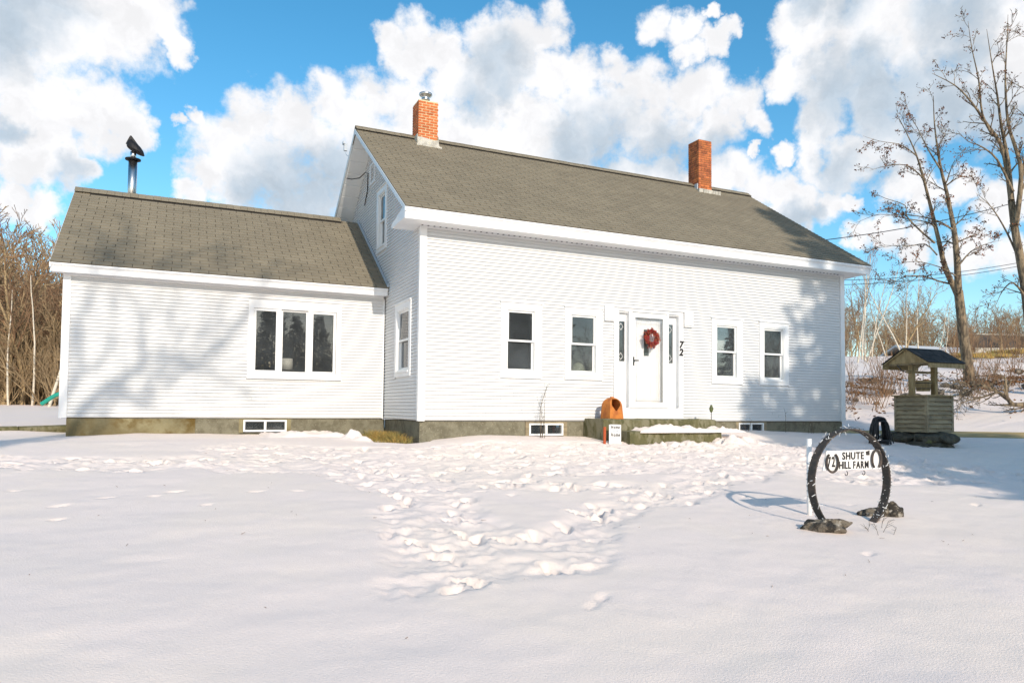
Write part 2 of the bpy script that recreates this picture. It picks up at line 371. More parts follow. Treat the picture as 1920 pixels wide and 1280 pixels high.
def axis(lo, hi, step, far, growth=1.09):
    a = list(np.arange(lo, hi, step)); st = step
    while a[-1] < far: st *= growth; a.append(a[-1] + st)
    b = []; st = step; c = lo
    while c > -far: st *= growth; c -= st; b.append(c)
    return np.array(b[::-1] + a)
gx = axis(-7.2, 9.0, 0.034, 420); gy = axis(-10.6, 0.4, 0.032, 420)
X, Y = np.meshgrid(gx, gy)
Z = ground_h(X, Y)
def capsule(ax, ay, bx, by):
    dx, dy = bx-ax, by-ay; t = np.clip(((X-ax)*dx + (Y-ay)*dy)/(dx*dx+dy*dy+1e-9), 0, 1)
    return np.hypot(X-ax-t*dx, Y-ay-t*dy)
wob = 0.30*fbm(X, Y, 1.3, 3, 5)
trod = np.zeros_like(X)
for ax, ay, bx, by, r in [(-1.9, -3.6, -1.56, -5.35, .55), (-1.56, -5.35, -1.86, -7.0, .5), (-1.86, -7.0, -2.2, -7.9, .45), (-2.7, -8.3, -1.85, -8.05, .2), (-1.85, -8.0, -1.2, -8.1, .26),
                          (-1.9, -7.6, -1.03, -7.45, .24), (-1.03, -7.45, .8, -6.04, .26), (.8, -6.04, 3.1, -4.7, .42), (3.1, -4.7, 5.2, -3.6, .6), (-1.5, -4.4, 1.2, -5.2, .35), (5.0, -5.2, 9.5, -5.4, .75), (7.5, -3.8, 12, -3.2, 1.2),
                          (-7.5, -1.5, -5.6, -2.2, .6), (-5.6, -2.2, -3.2, -2.5, .6), (-3.2, -2.5, -1.2, -3.1, .85), (-3.0, -1.2, 0, -1.8, .7), (-1.2, -3.1, 3.5, -3.4, 1.1), (0, -1.8, 6, -2.0, 1.1), (5.5, -1.5, 8.5, -2.6, .9), (3.5, -3.4, 7.5, -3.6, 1.0)]:
    trod = np.maximum(trod, 1 - smooth(r-0.10, r+0.14, capsule(ax, ay, bx, by) + wob))
fl = 1 - smooth(8, 14, np.hypot(X-1, Y+5))               # fine relief only around the yard
lump = fbm(X + 0.3*fbm(X, Y, 2.0, 2, 31), Y, 3.1, 2, 11)
crumb = np.abs(fbm(X, Y, 7.0, 3, 21))
Z += 0.05*fbm(X, Y, 0.35, 3, 1)*fl + 0.012*fbm(X, Y*1.6, 1.7, 3, 2)*fl + 0.004*fbm(X, Y, 6, 3, 3)*fl
Z += trod*fl*(-0.03 + 0.045*lump + 0.05*(crumb - 0.16) + 0.022*np.abs(fbm(X, Y, 13, 2, 77)))
rng = np.random.default_rng(4)
def dent(cx, cy, ang, ln, wd, dp, rim=0.35):
    r = ln*1.6; i0, i1 = np.searchsorted(gx, (cx-r, cx+r)); j0, j1 = np.searchsorted(gy, (cy-r, cy+r))
    if i1-i0 < 3 or j1-j0 < 3: return
    dx = X[j0:j1, i0:i1]-cx; dy = Y[j0:j1, i0:i1]-cy
    a = (dx*math.cos(ang)+dy*math.sin(ang))/ln*2; b = (-dx*math.sin(ang)+dy*math.cos(ang))/wd*2
    e = np.sqrt(a*a+b*b)
    Z[j0:j1, i0:i1] += -dp*(1-smooth(0.62, 1.02, e)) + rim*dp*np.exp(-((e-1.25)/0.22)**2)
cand = 0
while cand < 950:
    cx, cy = rng.uniform(-7, 9), rng.uniform(-8.6, -0.6)
    i, j = min(np.searchsorted(gx, cx), len(gx)-1), min(np.searchsorted(gy, cy), len(gy)-1)
    cand += 1
    if trod[j, i] < 0.6: continue
    dent(cx, cy, 1.4+rng.normal(0, .6) if cy < -4.2 else rng.normal(0, .8), rng.uniform(.26, .32), rng.uniform(.11, .14), rng.uniform(.03, .075), 0.2)
for cx, cy, an in [(-1.48, -8.87, .9), (-1.63, -8.99, .8), (4.68, -5.27, .3), (-5.09, -4.97, .4), (-4.72, -4.65, .4), (-4.28, -4.69, .3), (-5.02, -5.58, .5), (-4.08, -4.49, .2), (-3.29, -4.72, .1), (-2.86, -4.81, .1), (3.2, -6.9, .2), (7.4, -6.03, .4), (4.9, -7.3, .3), (-.85, -5.17, .2), (-.55, -5.41, .2), (.1, -5.5, .1), (-1.0, -4.8, .3), (.6, -5.6, .2), (5.6, -7.0, .8), (6.2, -6.7, .7), (6.9, -6.9, .8), (2.2, -6.2, .4), (-3.8, -5.3, .3), (1.4, -8.6, .3), (-5.6, -4.1, .2), (-6.1, -3.6, .2)]:
    dent(cx, cy, an+rng.uniform(-.2, .2), rng.uniform(.14, .22), .08, rng.uniform(.012, .028), 0.1)
for cx, cy, r, h in [(-1.15, .35, .28, .17), (-1.0, .1, .2, .12), (5.2, -1.55, .5, .10), (6.3, -1.35, .45, .16), (6.9, -1.2, .35, .14), (7.6, -2.1, .3, .08), (-3.9, -2.6, .25, .07), (7.2, -4.6, .35, .09), (8.4, -4.2, .3, .1)]:
    Z += h*np.exp(-((X-cx)**2+(Y-cy)**2)/(r*r*.5)) * (0.75+1.0*fbm(X, Y, 6, 3, 41))
Z += (0.14*np.abs(fbm(X, Y, .9, 4, 51)) + .05)*smooth(23.2, 24.2, (X+4.1)*.819+(Y+13.1)*.574)*(1-smooth(25.5, 27, (X+4.1)*.819+(Y+13.1)*.574))*smooth(12, 14, X)
Z += 0.30*fbm(X, Y, .25, 4, 61)*smooth(26, 34, (X+4.1)*.819+(Y+13.1)*.574)*smooth(12, 15, X)
gpatch = (1-smooth(.0, .25, np.maximum(np.maximum(-.92-X-.25*(Y-1.2)+.15*fbm(X, Y, 3, 2, 8), X-.1), np.maximum(.12-Y, Y-2.6))))
Z -= 0.09*gpatch
nx, ny = len(gx), len(gy)
V = np.column_stack([X.ravel(), Y.ravel(), Z.ravel()])
ii = (np.arange(ny-1)[:, None]*nx + np.arange(nx-1)[None, :]).ravel()
F = np.column_stack([ii, ii+1, ii+nx+1, ii+nx]).astype(np.int32)
gme = bpy.data.meshes.new('snow_ground')
gme.vertices.add(len(V)); gme.vertices.foreach_set('co', V.ravel())
gme.loops.add(F.size); gme.loops.foreach_set('vertex_index', F.ravel())
gme.polygons.add(len(F)); gme.polygons.foreach_set('loop_start', np.arange(0, F.size, 4, dtype=np.int32)); gme.polygons.foreach_set('loop_total', np.full(len(F), 4, dtype=np.int32))
gme.update(); gme.validate(); gme.shade_smooth(); gme.materials.append(SNOW)
tag(link('snow_ground', gme), kind='structure')
def HD(x, y):
    i = min(max(np.searchsorted(gx, x), 0), nx-1); j = min(max(np.searchsorted(gy, y), 0), ny-1); return float(Z[j, i])

# driveway strip of bare dirt beyond the well
mb = MB(); dl = [(CAM[0]+22.5*.819+k*.574, CAM[1]+22.5*.574-k*.819) for k in (9, 7, 5, 3, 1, -1, -3, -5, -7)]
for i, (x, y) in enumerate(dl):
    for k in range(7):
        w_ = (k-3)*.24 + .10*math.sin(i*2.1+k); xx, yy = x+w_*.819, y+w_*.574; mb.v.append((xx, yy, HD(xx, yy)+.035-.014*abs(k-3)))
for i in range(len(dl)-1):
    for k in range(6): a = i*7+k; mb.f.append((a, a+1, a+8, a+7))
tag(mb.build('driveway', GRAVEL), kind='structure')

# ------------------------------------------------------------------ the farmhouse
house = thing('farmhouse', 'white clapboard farmhouse with side wing, two brick chimneys and brown shingle roof', 'house', (2.5, 4, -0.4))
EXPO = 3.7/55
cb = MB(); cb.prism_x([(0, 0), (-.025, 0), (-.025, .005), (-.003, EXPO-.001), (0, EXPO-.001)], 0, 1)
CLAP = cb.mesh('clapboard', VINYL)
CLAPS = [0]
def clap(parent, rest, a, b, p, z, gable=False):
    """one board; past 300 boards on the house the rest go joined into one part"""
    if CLAPS[0] < 300 and not gable:
        CLAPS[0] += 1; link('clapboard', CLAP, parent, (a, p, z), None, (b-a, 1, 1)); return
    prof = [(0, 0), (-.025, 0), (-.025, .005), (-.003, EXPO-.001), (0, EXPO-.001)]
    if gable: rest.prism([(p+o, b, z+h) for o, h in prof], (0, a-b, 0))
    else: rest.prism_x([(p+o, z+h) for o, h in prof], a, b)
def spans(x0, x1, cuts):
    out = [(x0, x1)]
    for a, b in cuts:
        nw = []
        for p, q in out:
            if b <= p or a >= q: nw.append((p, q)); continue
            if a > p + .02: nw.append((p, a))
            if b < q - .02: nw.append((b, q))
        out = nw
    return out
def clad_front(parent, yp, x0, x1, ztop, openings):
    n = int(round(ztop/EXPO)); rr = random.Random(5); rest = MB()
    for i in range(n):
        z = i*EXPO; cuts = [(a, b) for a, b, c, d in openings if d > z+.02 and c < z+EXPO-.02]
        for a, b in spans(x0, x1, cuts):
            if b-a > 3.7:
                j = a+rr.uniform(1.2, b-a-1.2); pieces = [(a, j-.002), (j+.002, b)]
            else: pieces = [(a, b)]
            for c, d in pieces: clap(parent, rest, c, d, yp+rr.uniform(0, .0015), z)
    if rest.v: rest.build('clapboards', VINYL, parent)['kind'] = 'stuff'
def sheet_with_openings(mb, x0, x1, z0, z1, openings, y0, y1):
    xs = sorted({x0, x1, *[v for o in openings for v in o[:2]]}); zs = sorted({z0, z1, *[v for o in openings for v in o[2:]]})
    for i in range(len(xs)-1):
        for j in range(len(zs)-1):
            cx, cz = (xs[i]+xs[i+1])/2, (zs[j]+zs[j+1])/2
            if any(a < cx < b and c < cz < d for a, b, c, d in openings): continue
            mb.box(xs[i], xs[i+1], y0, y1, zs[j], zs[j+1])
Hs, Hw = 3.70, 2.646
# openings in the front wall (x0, x1, z0, z1): casing outlines
WIN = [(1.688, 2.596, .826, 2.337), (3.135, 4.039, .832, 2.333), (6.955, 7.858, .832, 2.330), (8.385, 9.300, .832, 2.330)]
DOOR = (4.318, 6.140, .03, 2.405)
BOXES = [(4.085, 4.312, 2.10, 2.43), (6.165, 6.405, 2.08, 2.43)]
inset = lambda o, d: (o[0]+d, o[1]-d, o[2]+d, o[3]-d)
front = MB(); sheet_with_openings(front, .02, L_M-.02, -.02, Hs+.1, [inset(o, .11) for o in WIN]+[inset(DOOR, .06)], .035, .16)
fwall = front.build('front_wall', VINYL, house)
clad_front(fwall, .035, .14, L_M-.14, Hs, WIN+[DOOR]+BOXES)
WWIN = (-2.815, -.942, .804, 2.392)
wing = MB(); sheet_with_openings(wing, -W_W+.02, -.0, -.02, Hw+.1, [inset(WWIN, .09)], S_W+.035, S_W+.16)
wwall = wing.build('wing_wall', VINYL, house)
clad_front(wwall, S_W+.035, -W_W+.13, -.03, Hw-.05, [WWIN])
# gable wall facing left (x = 0), with lower and upper window
ZE, ZR, D2, OF, OG = 3.878, 6.803, 3.872, .442, .425
SL = (ZR-ZE)/(D2+OF)
GW = [(.54, 1.66, .84, 2.335), (2.50, 3.37, 3.74, 5.20)]
VENT = (3.66, 4.13, 5.55, 6.05)
rake_y = lambda z: max(0.0, (z - 3.62)/SL - .1)
g = MB()
ys = [(0.16, .54+.1, 0), (.54+.1, 1.66-.1, 1), (1.66-.1, 2.5+.1, 0), (2.5+.1, 3.37-.1, 2), (3.37-.1, 2*D2-.16, 0)]
gop = [inset(o, .1) for o in GW]
cutsy = sorted({.16, 2*D2-.16, D2, *[v for o in gop for v in o[:2]]})
roofz = lambda y: ZE + SL*(OF + min(y, 2*D2-y)) - .14
for a, b in zip(cutsy[:-1], cutsy[1:]):
    segs = [(-.02, None)]; m_ = (a+b)/2
    op = [o for o in gop if o[0] < m_ < o[1]]
    zz = -.02
    for o in op:
        g.box(.035, .16, a, b, zz, o[2]); zz = o[3]
    n = len(g.v)
    pr = [(a, zz), (b, zz), (b, roofz(b)), (a, roofz(a))]
    g.prism([(.035, y, z) for y, z in pr], (.125, 0, 0))
gwall = g.build('gable_wall', VINYL, house)
i = 0; grest = MB()
while i*EXPO < ZR-.25:
    z = i*EXPO; y0 = .1 if z < 3.6 else max(.1, (z+EXPO-ZE+.1)/SL-OF); y1 = 2*D2-y0
    if z < 2.7: y1 = min(y1, S_W+.03)
    elif z < 4.9: y1 = min(y1, S_W + 3.0)
    cuts = [(a, b) for a, b, c, d in GW+[VENT] if d > z+.02 and c < z+EXPO-.02]
    if y1-y0 > .1:
        for a, b in spans(y0, y1, cuts):
            clap(gwall, grest, a, b, .035, z, True)
    i += 1
grest.build('clapboards', VINYL, gwall)['kind'] = 'stuff'
# remaining plain walls
mb = MB(); mb.box(L_M-.16, L_M-.035, .16, 2*D2-.16, -.02, Hs+.1)
mb.poly([(L_M-.04, 0.16, Hs), (L_M-.04, 2*D2-.16, Hs), (L_M-.04, D2, ZR-.2)]); mb.build('right_gable_wall', VINYL, house)
MB().box(.02, L_M-.02, 2*D2-.16, 2*D2-.035, -.02, Hs+.1).build('back_wall', VINYL, house)
DW, ZEW, ZRW, OFW, OW = 2.793, 2.796, 4.922, .265, .18
SLW = (ZRW-ZEW)/(DW+OFW); YRW = S_W+DW
mb = MB(); mb.box(-W_W+.035, -W_W+.16, S_W+.16, S_W+2*DW-.16, -.02, Hw+.1); mb.box(-W_W+.02, 0, S_W+2*DW-.16, S_W+2*DW-.04, -.02, Hw+.1)
mb.prism([(-W_W+.04, S_W+.1, Hw+.1), (-W_W+.04, S_W+2*DW-.1, Hw+.1), (-W_W+.04, YRW, ZRW-.18)], (.1, 0, 0)); mb.build('wing_end_wall', VINYL, house)
# corner boards
mb = MB()
mb.box(0, .138, 0, .034, -.03, 3.63).box(0, .034, .034, .098, -.03, 3.63); mb.build('corner_board', TRIM, house)
mb = MB(); mb.box(L_M-.138, L_M, 0, .034, -.03, 3.63).box(L_M-.034, L_M, .034, .12, -.03, 3.63); mb.build('corner_board', TRIM, house)
mb = MB(); mb.box(-W_W, -W_W+.13, S_W, S_W+.034, -.03, 2.60).box(-W_W, -W_W+.034, S_W+.034, S_W+.13, -.03, 2.60); mb.build('corner_board', TRIM, house)
MB().box(-.03, -.002, S_W, S_W+.034, -.02, Hw-.05).build('corner_channel', TRIM, house)
# friezes under the soffits
MB().box(.0, L_M, .0, .034, 3.632, 3.672).build('frieze_strip', TRIM, house)
MB().box(-W_W, -.03, S_W, S_W+.034, 2.602, 2.64).build('frieze_strip', TRIM, house)
# foundations
mb = MB(); mb.box(.06, 2.27, .07, .3, -1.3, -.035); mb.box(3.23, 4.35, .07, .3, -1.3, -.035); mb.box(2.27, 3.23, .07, .3, -1.3, -.345); mb.build('foundation', CONC2, house)
mb = MB(); mb.box(4.35, 7.72, .07, .3, -1.3, -.035); mb.box(7.72, 8.64, .07, .3, -1.3, -.30); mb.box(8.64, L_M-.05, .07, .3, -1.3, -.035); mb.box(L_M-.3, L_M-.05, .3, 2*D2-.1, -1.3, -.035); mb.build('foundation', CONC2, house)
mb = MB(); mb.box(.06, .3, .3, S_W+.07, -1.3, -.035); mb.build('foundation', CONC2, house)
mb = MB(); mb.box(-W_W+.12, -4.05+.3, S_W+.07, S_W+.3, -1.3, -.035); mb.box(-W_W+.12, -W_W+.35, S_W+.3, S_W+2*DW-.1, -1.3, -.035); mb.build('foundation', CONC, house)
mb = MB(); mb.box(-3.75, -2.94, S_W+.062, S_W+.3, -1.3, -.035); mb.box(-1.93, .05, S_W+.062, S_W+.3, -1.3, -.035); mb.box(-2.94, -1.93, S_W+.07, S_W+.3, -1.3, -.33); mb.build('foundation', CONC2, house)
mb = MB(); mb.box(.04, L_M-.04, .08, .3, -.036, -.018); mb.box(-W_W+.04, .0, S_W+.08, S_W+.3, -.036, -.018); mb.build('sill_gap', DARK, house)
def cellar_window(x0, x1, z0, z1, y):
    f = MB(); d = .035; xm = (x0+x1)/2
    f.box(x0, x1, y, y+.08, z0, z0+d).box(x0, x1, y, y+.08, z1-d, z1).box(x0, x0+d, y, y+.08, z0+d, z1-d).box(x1-d, x1, y, y+.08, z0+d, z1-d).box(xm-.022, xm+.022, y, y+.08, z0+d, z1-d)
    fo = f.build('cellar_window', SASH, house)
    for a, b in ((x0+d, xm-.022), (xm+.022, x1-d)): MB().box(a, b, y+.04, y+.045, z0+d, z1-d).build('pane', GLASS, fo)
    MB().box(x0-.1, x1+.1, y+.5, y+.52, z0-.1, z1+.0).build('dark_backing', DARK, fo)
    m2 = MB(); m2.box(x0-.085, x0-.004, y+.0, y+.2, z0-.02, -.037).box(x1+.004, x1+.085, y+.0, y+.2, z0-.02, -.037).box(x0-.004, x1+.004, y+.01, y+.2, z1+.001, -.037); m2.build('surround', CONC if x0 < 0 else WOOD, fo)
cellar_window(-2.858, -2.012, -.30, -.058, S_W+.06)
cellar_window(2.361, 3.144, -.319, -.072, .06)
cellar_window(7.798, 8.561, -.285, -.06, .06)

# windows
def double_hung(o, swap=False, glass=(GLASS, SCREENG), name='window', wide=.125):
    """o in wall coordinates (a0, a1, z0, z1); swap=True puts it in the gable wall"""
    a0, a1, z0, z1 = o
    def B(m, a, b, y0, y1, c, d):
        if swap: m.box(y0, y1, a, b, c, d)
        else: m.box(a, b, y0, y1, c, d)
        return m
    w = wide; m = MB()
    B(m, a0, a1, -.004, .034, z1-w, z1); B(m, a0, a1, -.004, .034, z0, z0+w*.9); B(m, a0, a0+w, -.004, .034, z0+w*.9, z1-w); B(m, a1-w, a1, -.004, .034, z0+w*.9, z1-w)
    B(m, a0-.02, a1+.02, -.032, .034, z1+.0005, z1+.018)
    wo_ = m.build(name, TRIM, house)
    i0, i1, j0, j1 = a0+w, a1-w, z0+w*.9, z1-w
    m = MB(); j = .028
    B(m, i0, i0+j, .012, .15, j0, j1); B(m, i1-j, i1, .012, .15, j0, j1); B(m, i0+j, i1-j, .012, .15, j1-j, j1); B(m, i0+j, i1-j, .006, .15, j0, j0+j*1.2)
    m.build('jamb', SASH, wo_)
    i0 += j; i1 -= j; j0 += j*1.2; j1 -= j; mid = (j0+j1)/2; s = .040
    for nm, c, d, y, gm in (('upper_sash', mid-.02, j1, .045, glass[0]), ('lower_sash', j0, mid+.022, .085, glass[1])):
        m = MB(); B(m, i0+.001, i0+s, y, y+.035, c, d); B(m, i1-s, i1-.001, y, y+.035, c, d); B(m, i0+s, i1-s, y, y+.035, d-s, d); B(m, i0+s, i1-s, y, y+.035, c, c+s*(1.1 if nm == 'lower_sash' else 1.0))
        m.build(nm, SASH, wo_)
        m = MB(); B(m, i0+s, i1-s, y+.015, y+.02, c+s, d-s); m.build('pane', gm, wo_)
    m = MB(); B(m, i0-.03, i1+.03, -.022, .004, z0+w*.9-.03, z0+w*.9-.001); m.build('sill', TRIM, wo_)
    return wo_
for o in WIN: double_hung(o)
double_hung(GW[0], True); double_hung(GW[1], True)
# three-light window of the wing
y = S_W; a0, a1, z0, z1 = WWIN; w = .10; m = MB()
m.box(a0, a1, y-.004, y+.034, z1-.165, z1).box(a0, a1, y-.004, y+.034, z0, z0+w).box(a0, a0+w, y-.004, y+.034, z0+w, z1-.165).box(a1-w, a1, y-.004, y+.034, z0+w, z1-.165).box(a0-.02, a1+.02, y-.03, y+.034, z0-.022, z0-.001)
tri = m.build('triple_window', TRIM, house)
for nm, xa, xb, fw_ in (('casement_sash', -2.712, -2.222, .05), ('fixed_sash', -2.170, -1.628, .036), ('casement_sash', -1.574, -1.050, .05)):
    zt, zb = z1-.168, z0+w+.004; yy = y+.02 if nm[0] == 'c' else y+.05
    m = MB(); m.box(xa, xa+fw_, yy, yy+.05, zb, zt).box(xb-fw_, xb, yy, yy+.05, zb, zt).box(xa+fw_, xb-fw_, yy, yy+.05, zt-fw_, zt).box(xa+fw_, xb-fw_, yy, yy+.05, zb, zb+fw_); m.build(nm, SASH, tri)
    MB().box(xa+fw_, xb-fw_, yy+.02, yy+.026, zb+fw_, zt-fw_).build('pane', GLASS, tri)
m = MB(); m.box(-2.221, -2.171, y+.012, y+.10, z0+w, z1-.166).box(-1.627, -1.575, y+.012, y+.10, z0+w, z1-.166); m.build('mullion', SASH, tri)
# louvre vent of the gable
a0, a1, z0, z1 = VENT; m = MB()
m.box(0, .034, a0, a0+.05, z0, z1).box(0, .034, a1-.05, a1, z0, z1).box(0, .034, a0+.05, a1-.05, z0, z0+.05).box(0, .034, a0+.05, a1-.05, z1-.05, z1); ve = m.build('louvre_vent', TRIM, house)
MB().box(.05, .06, a0+.03, a1-.03, z0+.03, z1-.03).build('dark_backing', DARK, ve)
for k in range(6):
    zz = z0+.07+k*.062; MB().prism([(.004, a0+.05, zz), (.004, a0+.05, zz+.010), (.03, a0+.05, zz+.022), (.03, a0+.05, zz+.012)], (0, a1-a0-.1, 0)).build('louvre', TRIM, ve)
# mounting boxes beside the door
for a0, a1, z0, z1 in BOXES:
    b = MB().box(a0, a1, -.03, .034, z0, z1).build('light_mounting_box', TRIM, house)
    MB().box(a0+.025, a1-.025, -.05, -.0305, z0+.03, z1-.03).build('cover_plate', SASH, b)

# door surround, sidelights, front door, storm door
a0, a1, z0, z1 = DOOR; m = MB()
m.box(a0, a0+.125, -.012, .034, .03, z1).box(a1-.125, a1, -.012, .034, .03, z1).box(a0+.125, a1-.125, -.012, .034, z1-.07, z1).box(a0+.125, a1-.125, -.012, .034, .03, .262).box(a0-.02, a1+.02, -.045, .034, z1+.0005, z1+.022)
sur = m.build('door_surround', TRIM, house)
MB().box(4.70, 4.782, -.006, .16, .263, z1-.071).build('door_post', TRIM, sur); MB().box(5.695, 5.745, -.006, .16, .263, z1-.071).build('door_post', TRIM, sur)
for xa, xb, ga, gb in ((4.444, 4.699, 4.47, 4.66), (5.746, 6.075, 5.77, 5.94)):
    m = MB(); sheet_with_openings(m, xa, xb, .263, z1-.072, [(ga, gb, 1.26, 2.125)], .10, .14)
    sd = m.build('sidelight', TRIM, house)
    for za, zb in ((.40, .78), (.86, 1.17)): MB().box(ga, gb, .09, .0995, za, zb).build('raised_panel', TRIM, sd)
    MB().box(ga, gb, .115, .12, 1.26, 2.125).build('pane', GLASS, sd)
    m = MB()
    for zc in (1.37, 2.01):
        xc = (ga+gb)/2; q = [(xc-.055, zc), (xc, zc+.075), (xc+.055, zc), (xc, zc-.075)]
        m.tube([(px_, .11, pz_) for px_, pz_ in q], .0065, 4, closed=True)
    m.build('diamond_came', SASH, sd)
    m = MB(); m.box(xa, min(xb, 6.014), .02, .0995, z1-.1, z1-.073); m.build('head_stop', TRIM, sd)
    if xa > 5: MB().box(6.016, 6.05, .0345, .0995, .263, z1-.101).build('side_stop', TRIM, sd)
m = MB(); sheet_with_openings(m, 4.79, 5.69, .275, 2.325, [(5.17, 5.31, 1.40, 1.98)], .12, .165)
fd = m.build('front_door', TRIM, house)
for xa, xb in ((4.89, 5.13), (5.35, 5.60)):
    for za, zb in ((.42, .86), (.93, 1.28), (1.40, 1.98), (2.04, 2.2)): MB().box(xa, xb, .112, .1195, za, zb).build('raised_panel', TRIM, fd)
for za, zb in ((.42, .86), (.93, 1.28)): MB().box(5.15, 5.33, .112, .1195, za, zb).build('raised_panel', TRIM, fd)
MB().box(5.17, 5.31, .14, .145, 1.40, 1.98).build('pane', GLASS, fd)
m = MB(); sheet_with_openings(m, 4.785, 5.692, .28, 2.322, [(4.865, 5.60, .388, 2.222)], .0, .035)
sdr = m.build('storm_door', SASH, house)
MB().box(4.865, 5.60, .012, .017, .388, 2.222).build('pane', CLEAR, sdr)
m = MB()
for xv in (4.90, 5.50, 5.545): m.box(xv, xv+.006, .008, .0115, .39, 2.22)
for zv in (.43, .455, 2.13, 2.16): m.box(4.866, 5.599, .0075, .0114, zv, zv+.006)
m.build('etched_lines', GREYTRIM, sdr)
m = MB(); m.box(4.808, 4.835, -.012, -.0005, 1.17, 1.36).box(4.812, 4.83, -.04, -.0125, 1.27, 1.29).box(4.812, 4.92, -.055, -.04, 1.268, 1.292); m.build('handle', BLACKM, sdr)
MB().box(4.72, 5.73, -.03, .033, .2635, .279).build('threshold', SASH, sdr)
for ch, zc in (('7', 1.67), ('2', 1.50)):
    text_mesh('house_number', ch, .21, LETTER, basis((6.075, -.016, zc), (1, 0, 0), (0, 0, 1)), house, shear=.15, offset=.009)

# rooms behind the windows
mb = MB(); mb.box(.17, L_M-.17, .17, 2*D2-.2, .05, .1); mb.box(-W_W+.17, .16, S_W+.17, S_W+2*DW-.2, .05, .1); mb.build('room_floor', ROOMF, house)
mb = MB(); mb.box(.17, L_M-.17, 3.9, 3.95, .1, 2.5); mb.box(.17, L_M-.17, .17, 3.9, 2.5, 2.55); mb.box(4.2, 4.25, .17, 3.9, .1, 2.5); mb.box(6.3, 6.35, .17, 3.9, .1, 2.5)
mb.box(-W_W+.17, .03, S_W+4, S_W+4.05, .1, 2.5); mb.box(-W_W+.17, .03, S_W+.17, S_W+4, 2.5, 2.55); mb.box(.17, .2, .2, 3.0, 2.6, 2.62); mb.box(2.2, 2.25, 2.2, 5.5, 3.75, 5.2); mb.build('room_wall', ROOM, house)
# ------------------------------------------------------------------ roofs
TABW, TABE = .333, .1425
def tab_verts(w):
    return [(0, 0, 0), (w, 0, 0), (w, TABE+.02, 0), (0, TABE+.02, 0), (0, 0, .014), (w, 0, .014), (w, TABE+.02, .0015), (0, TABE+.02, .0015)]
TABF = [(0, 3, 2, 1), (4, 5, 6, 7), (0, 1, 5, 4), (1, 2, 6, 5), (2, 3, 7, 6), (3, 0, 4, 7)]
tb = MB(); tb.v = tab_verts(TABW-.012); tb.f = list(TABF); TAB = tb.mesh('shingle', SHINGLE)
def shingle_slope(parent, x0, x1, y0, z0, slope, length, single=0, flip=1):
    """tabs laid in courses from the eave (y0, z0) up the slope; the first `single` become parts of their own"""
    th = math.atan(slope); c, s = math.cos(th), math.sin(th); mb = MB(); n = 0; rr = random.Random(9); row = 0
    while row*TABE < length-.03:
        u = row*TABE; x = x0 - TABW*(.5 if row % 2 else 0.02) + rr.uniform(-.012, .012)
        while x < x1:
            a, b = max(x, x0), min(x+TABW-.012, x1)
            if b-a > .02:
                full = (b-a) > TABW-.014
                if n < single and full:
                    link('shingle', TAB, parent, (a, y0+flip*u*c, z0+u*s), (th, 0, 0)); n += 1
                else:
                    k = len(mb.v); lift = rr.uniform(0, .003)
                    for lx, ly, lz in tab_verts(b-a):
                        lz += lift; uu = u+ly
                        mb.v.append((a+lx, y0+flip*(uu*c-lz*s), z0+uu*s+lz*c))
                    for q in TABF: mb.f.append(tuple(k+i for i in (q if flip > 0 else q[::-1])))
            x += TABW
        row += 1
    o = mb.build('shingle_courses', SHINGLE, parent); o['kind'] = 'stuff'
def gable_deck(x0, x1, ye, ze, yr, zr, t=.10):
    yb = 2*yr-ye; m = MB()
    m.prism_x([(ye, ze-.004), (ye, ze-.03), (yr, zr-t*1.2), (yb, ze-.03), (yb, ze-.004), (yr, zr-.004)], x0, x1); return m
mr = gable_deck(-OG, L_M+OG, -OF, ZE, D2, ZR).build('main_roof', ROOFDECK, house)
shingle_slope(mr, -OG, L_M+OG, -OF-.01, ZE, SL, (D2+OF)*math.hypot(1, SL), 0)
shingle_slope(mr, -OG, L_M+OG, 2*D2+OF, ZE, SL, (D2+OF)*math.hypot(1, SL), 0, -1)
wr = gable_deck(-W_W-OW, .034, S_W-OFW, ZEW, YRW, ZRW).build('wing_roof', ROOFDECK, house)
shingle_slope(wr, -W_W-OW, .03, S_W-OFW-.01, ZEW, SLW, (DW+OFW)*math.hypot(1, SLW), 290)
shingle_slope(wr, -W_W-OW, .03, YRW+DW+OFW, ZEW, SLW, (DW+OFW)*math.hypot(1, SLW), 0, -1)
def ridge(parent, x0, x1, yr, zr, sl):
    m = MB(); m.prism_x([(yr-.16, zr-.16*sl+.014), (yr-.15, zr-.15*sl+.055), (yr, zr+.06), (yr+.15, zr-.15*sl+.055), (yr+.16, zr-.16*sl+.014)], x0+.3, x1); m.build('ridge_vent', DARK, parent)
    m = MB(); x = x0; rr = random.Random(3)
    while x < x1-.05:
        b = min(x+.155, x1); l = rr.uniform(0, .006)
        m.prism_x([(yr-.17, zr-.17*sl+.062+l), (yr, zr+.075+l), (yr+.17, zr-.17*sl+.062+l), (yr+.17, zr-.17*sl+.068+l), (yr, zr+.083+l), (yr-.17, zr-.17*sl+.068+l)], x, b-.004); x += .155
    o = m.build('ridge_cap', SHINGLE, parent); o['kind'] = 'stuff'
ridge(mr, -OG, L_M+OG, D2, ZR, SL); ridge(wr, -W_W-OW, -.45, YRW, ZRW, SLW)
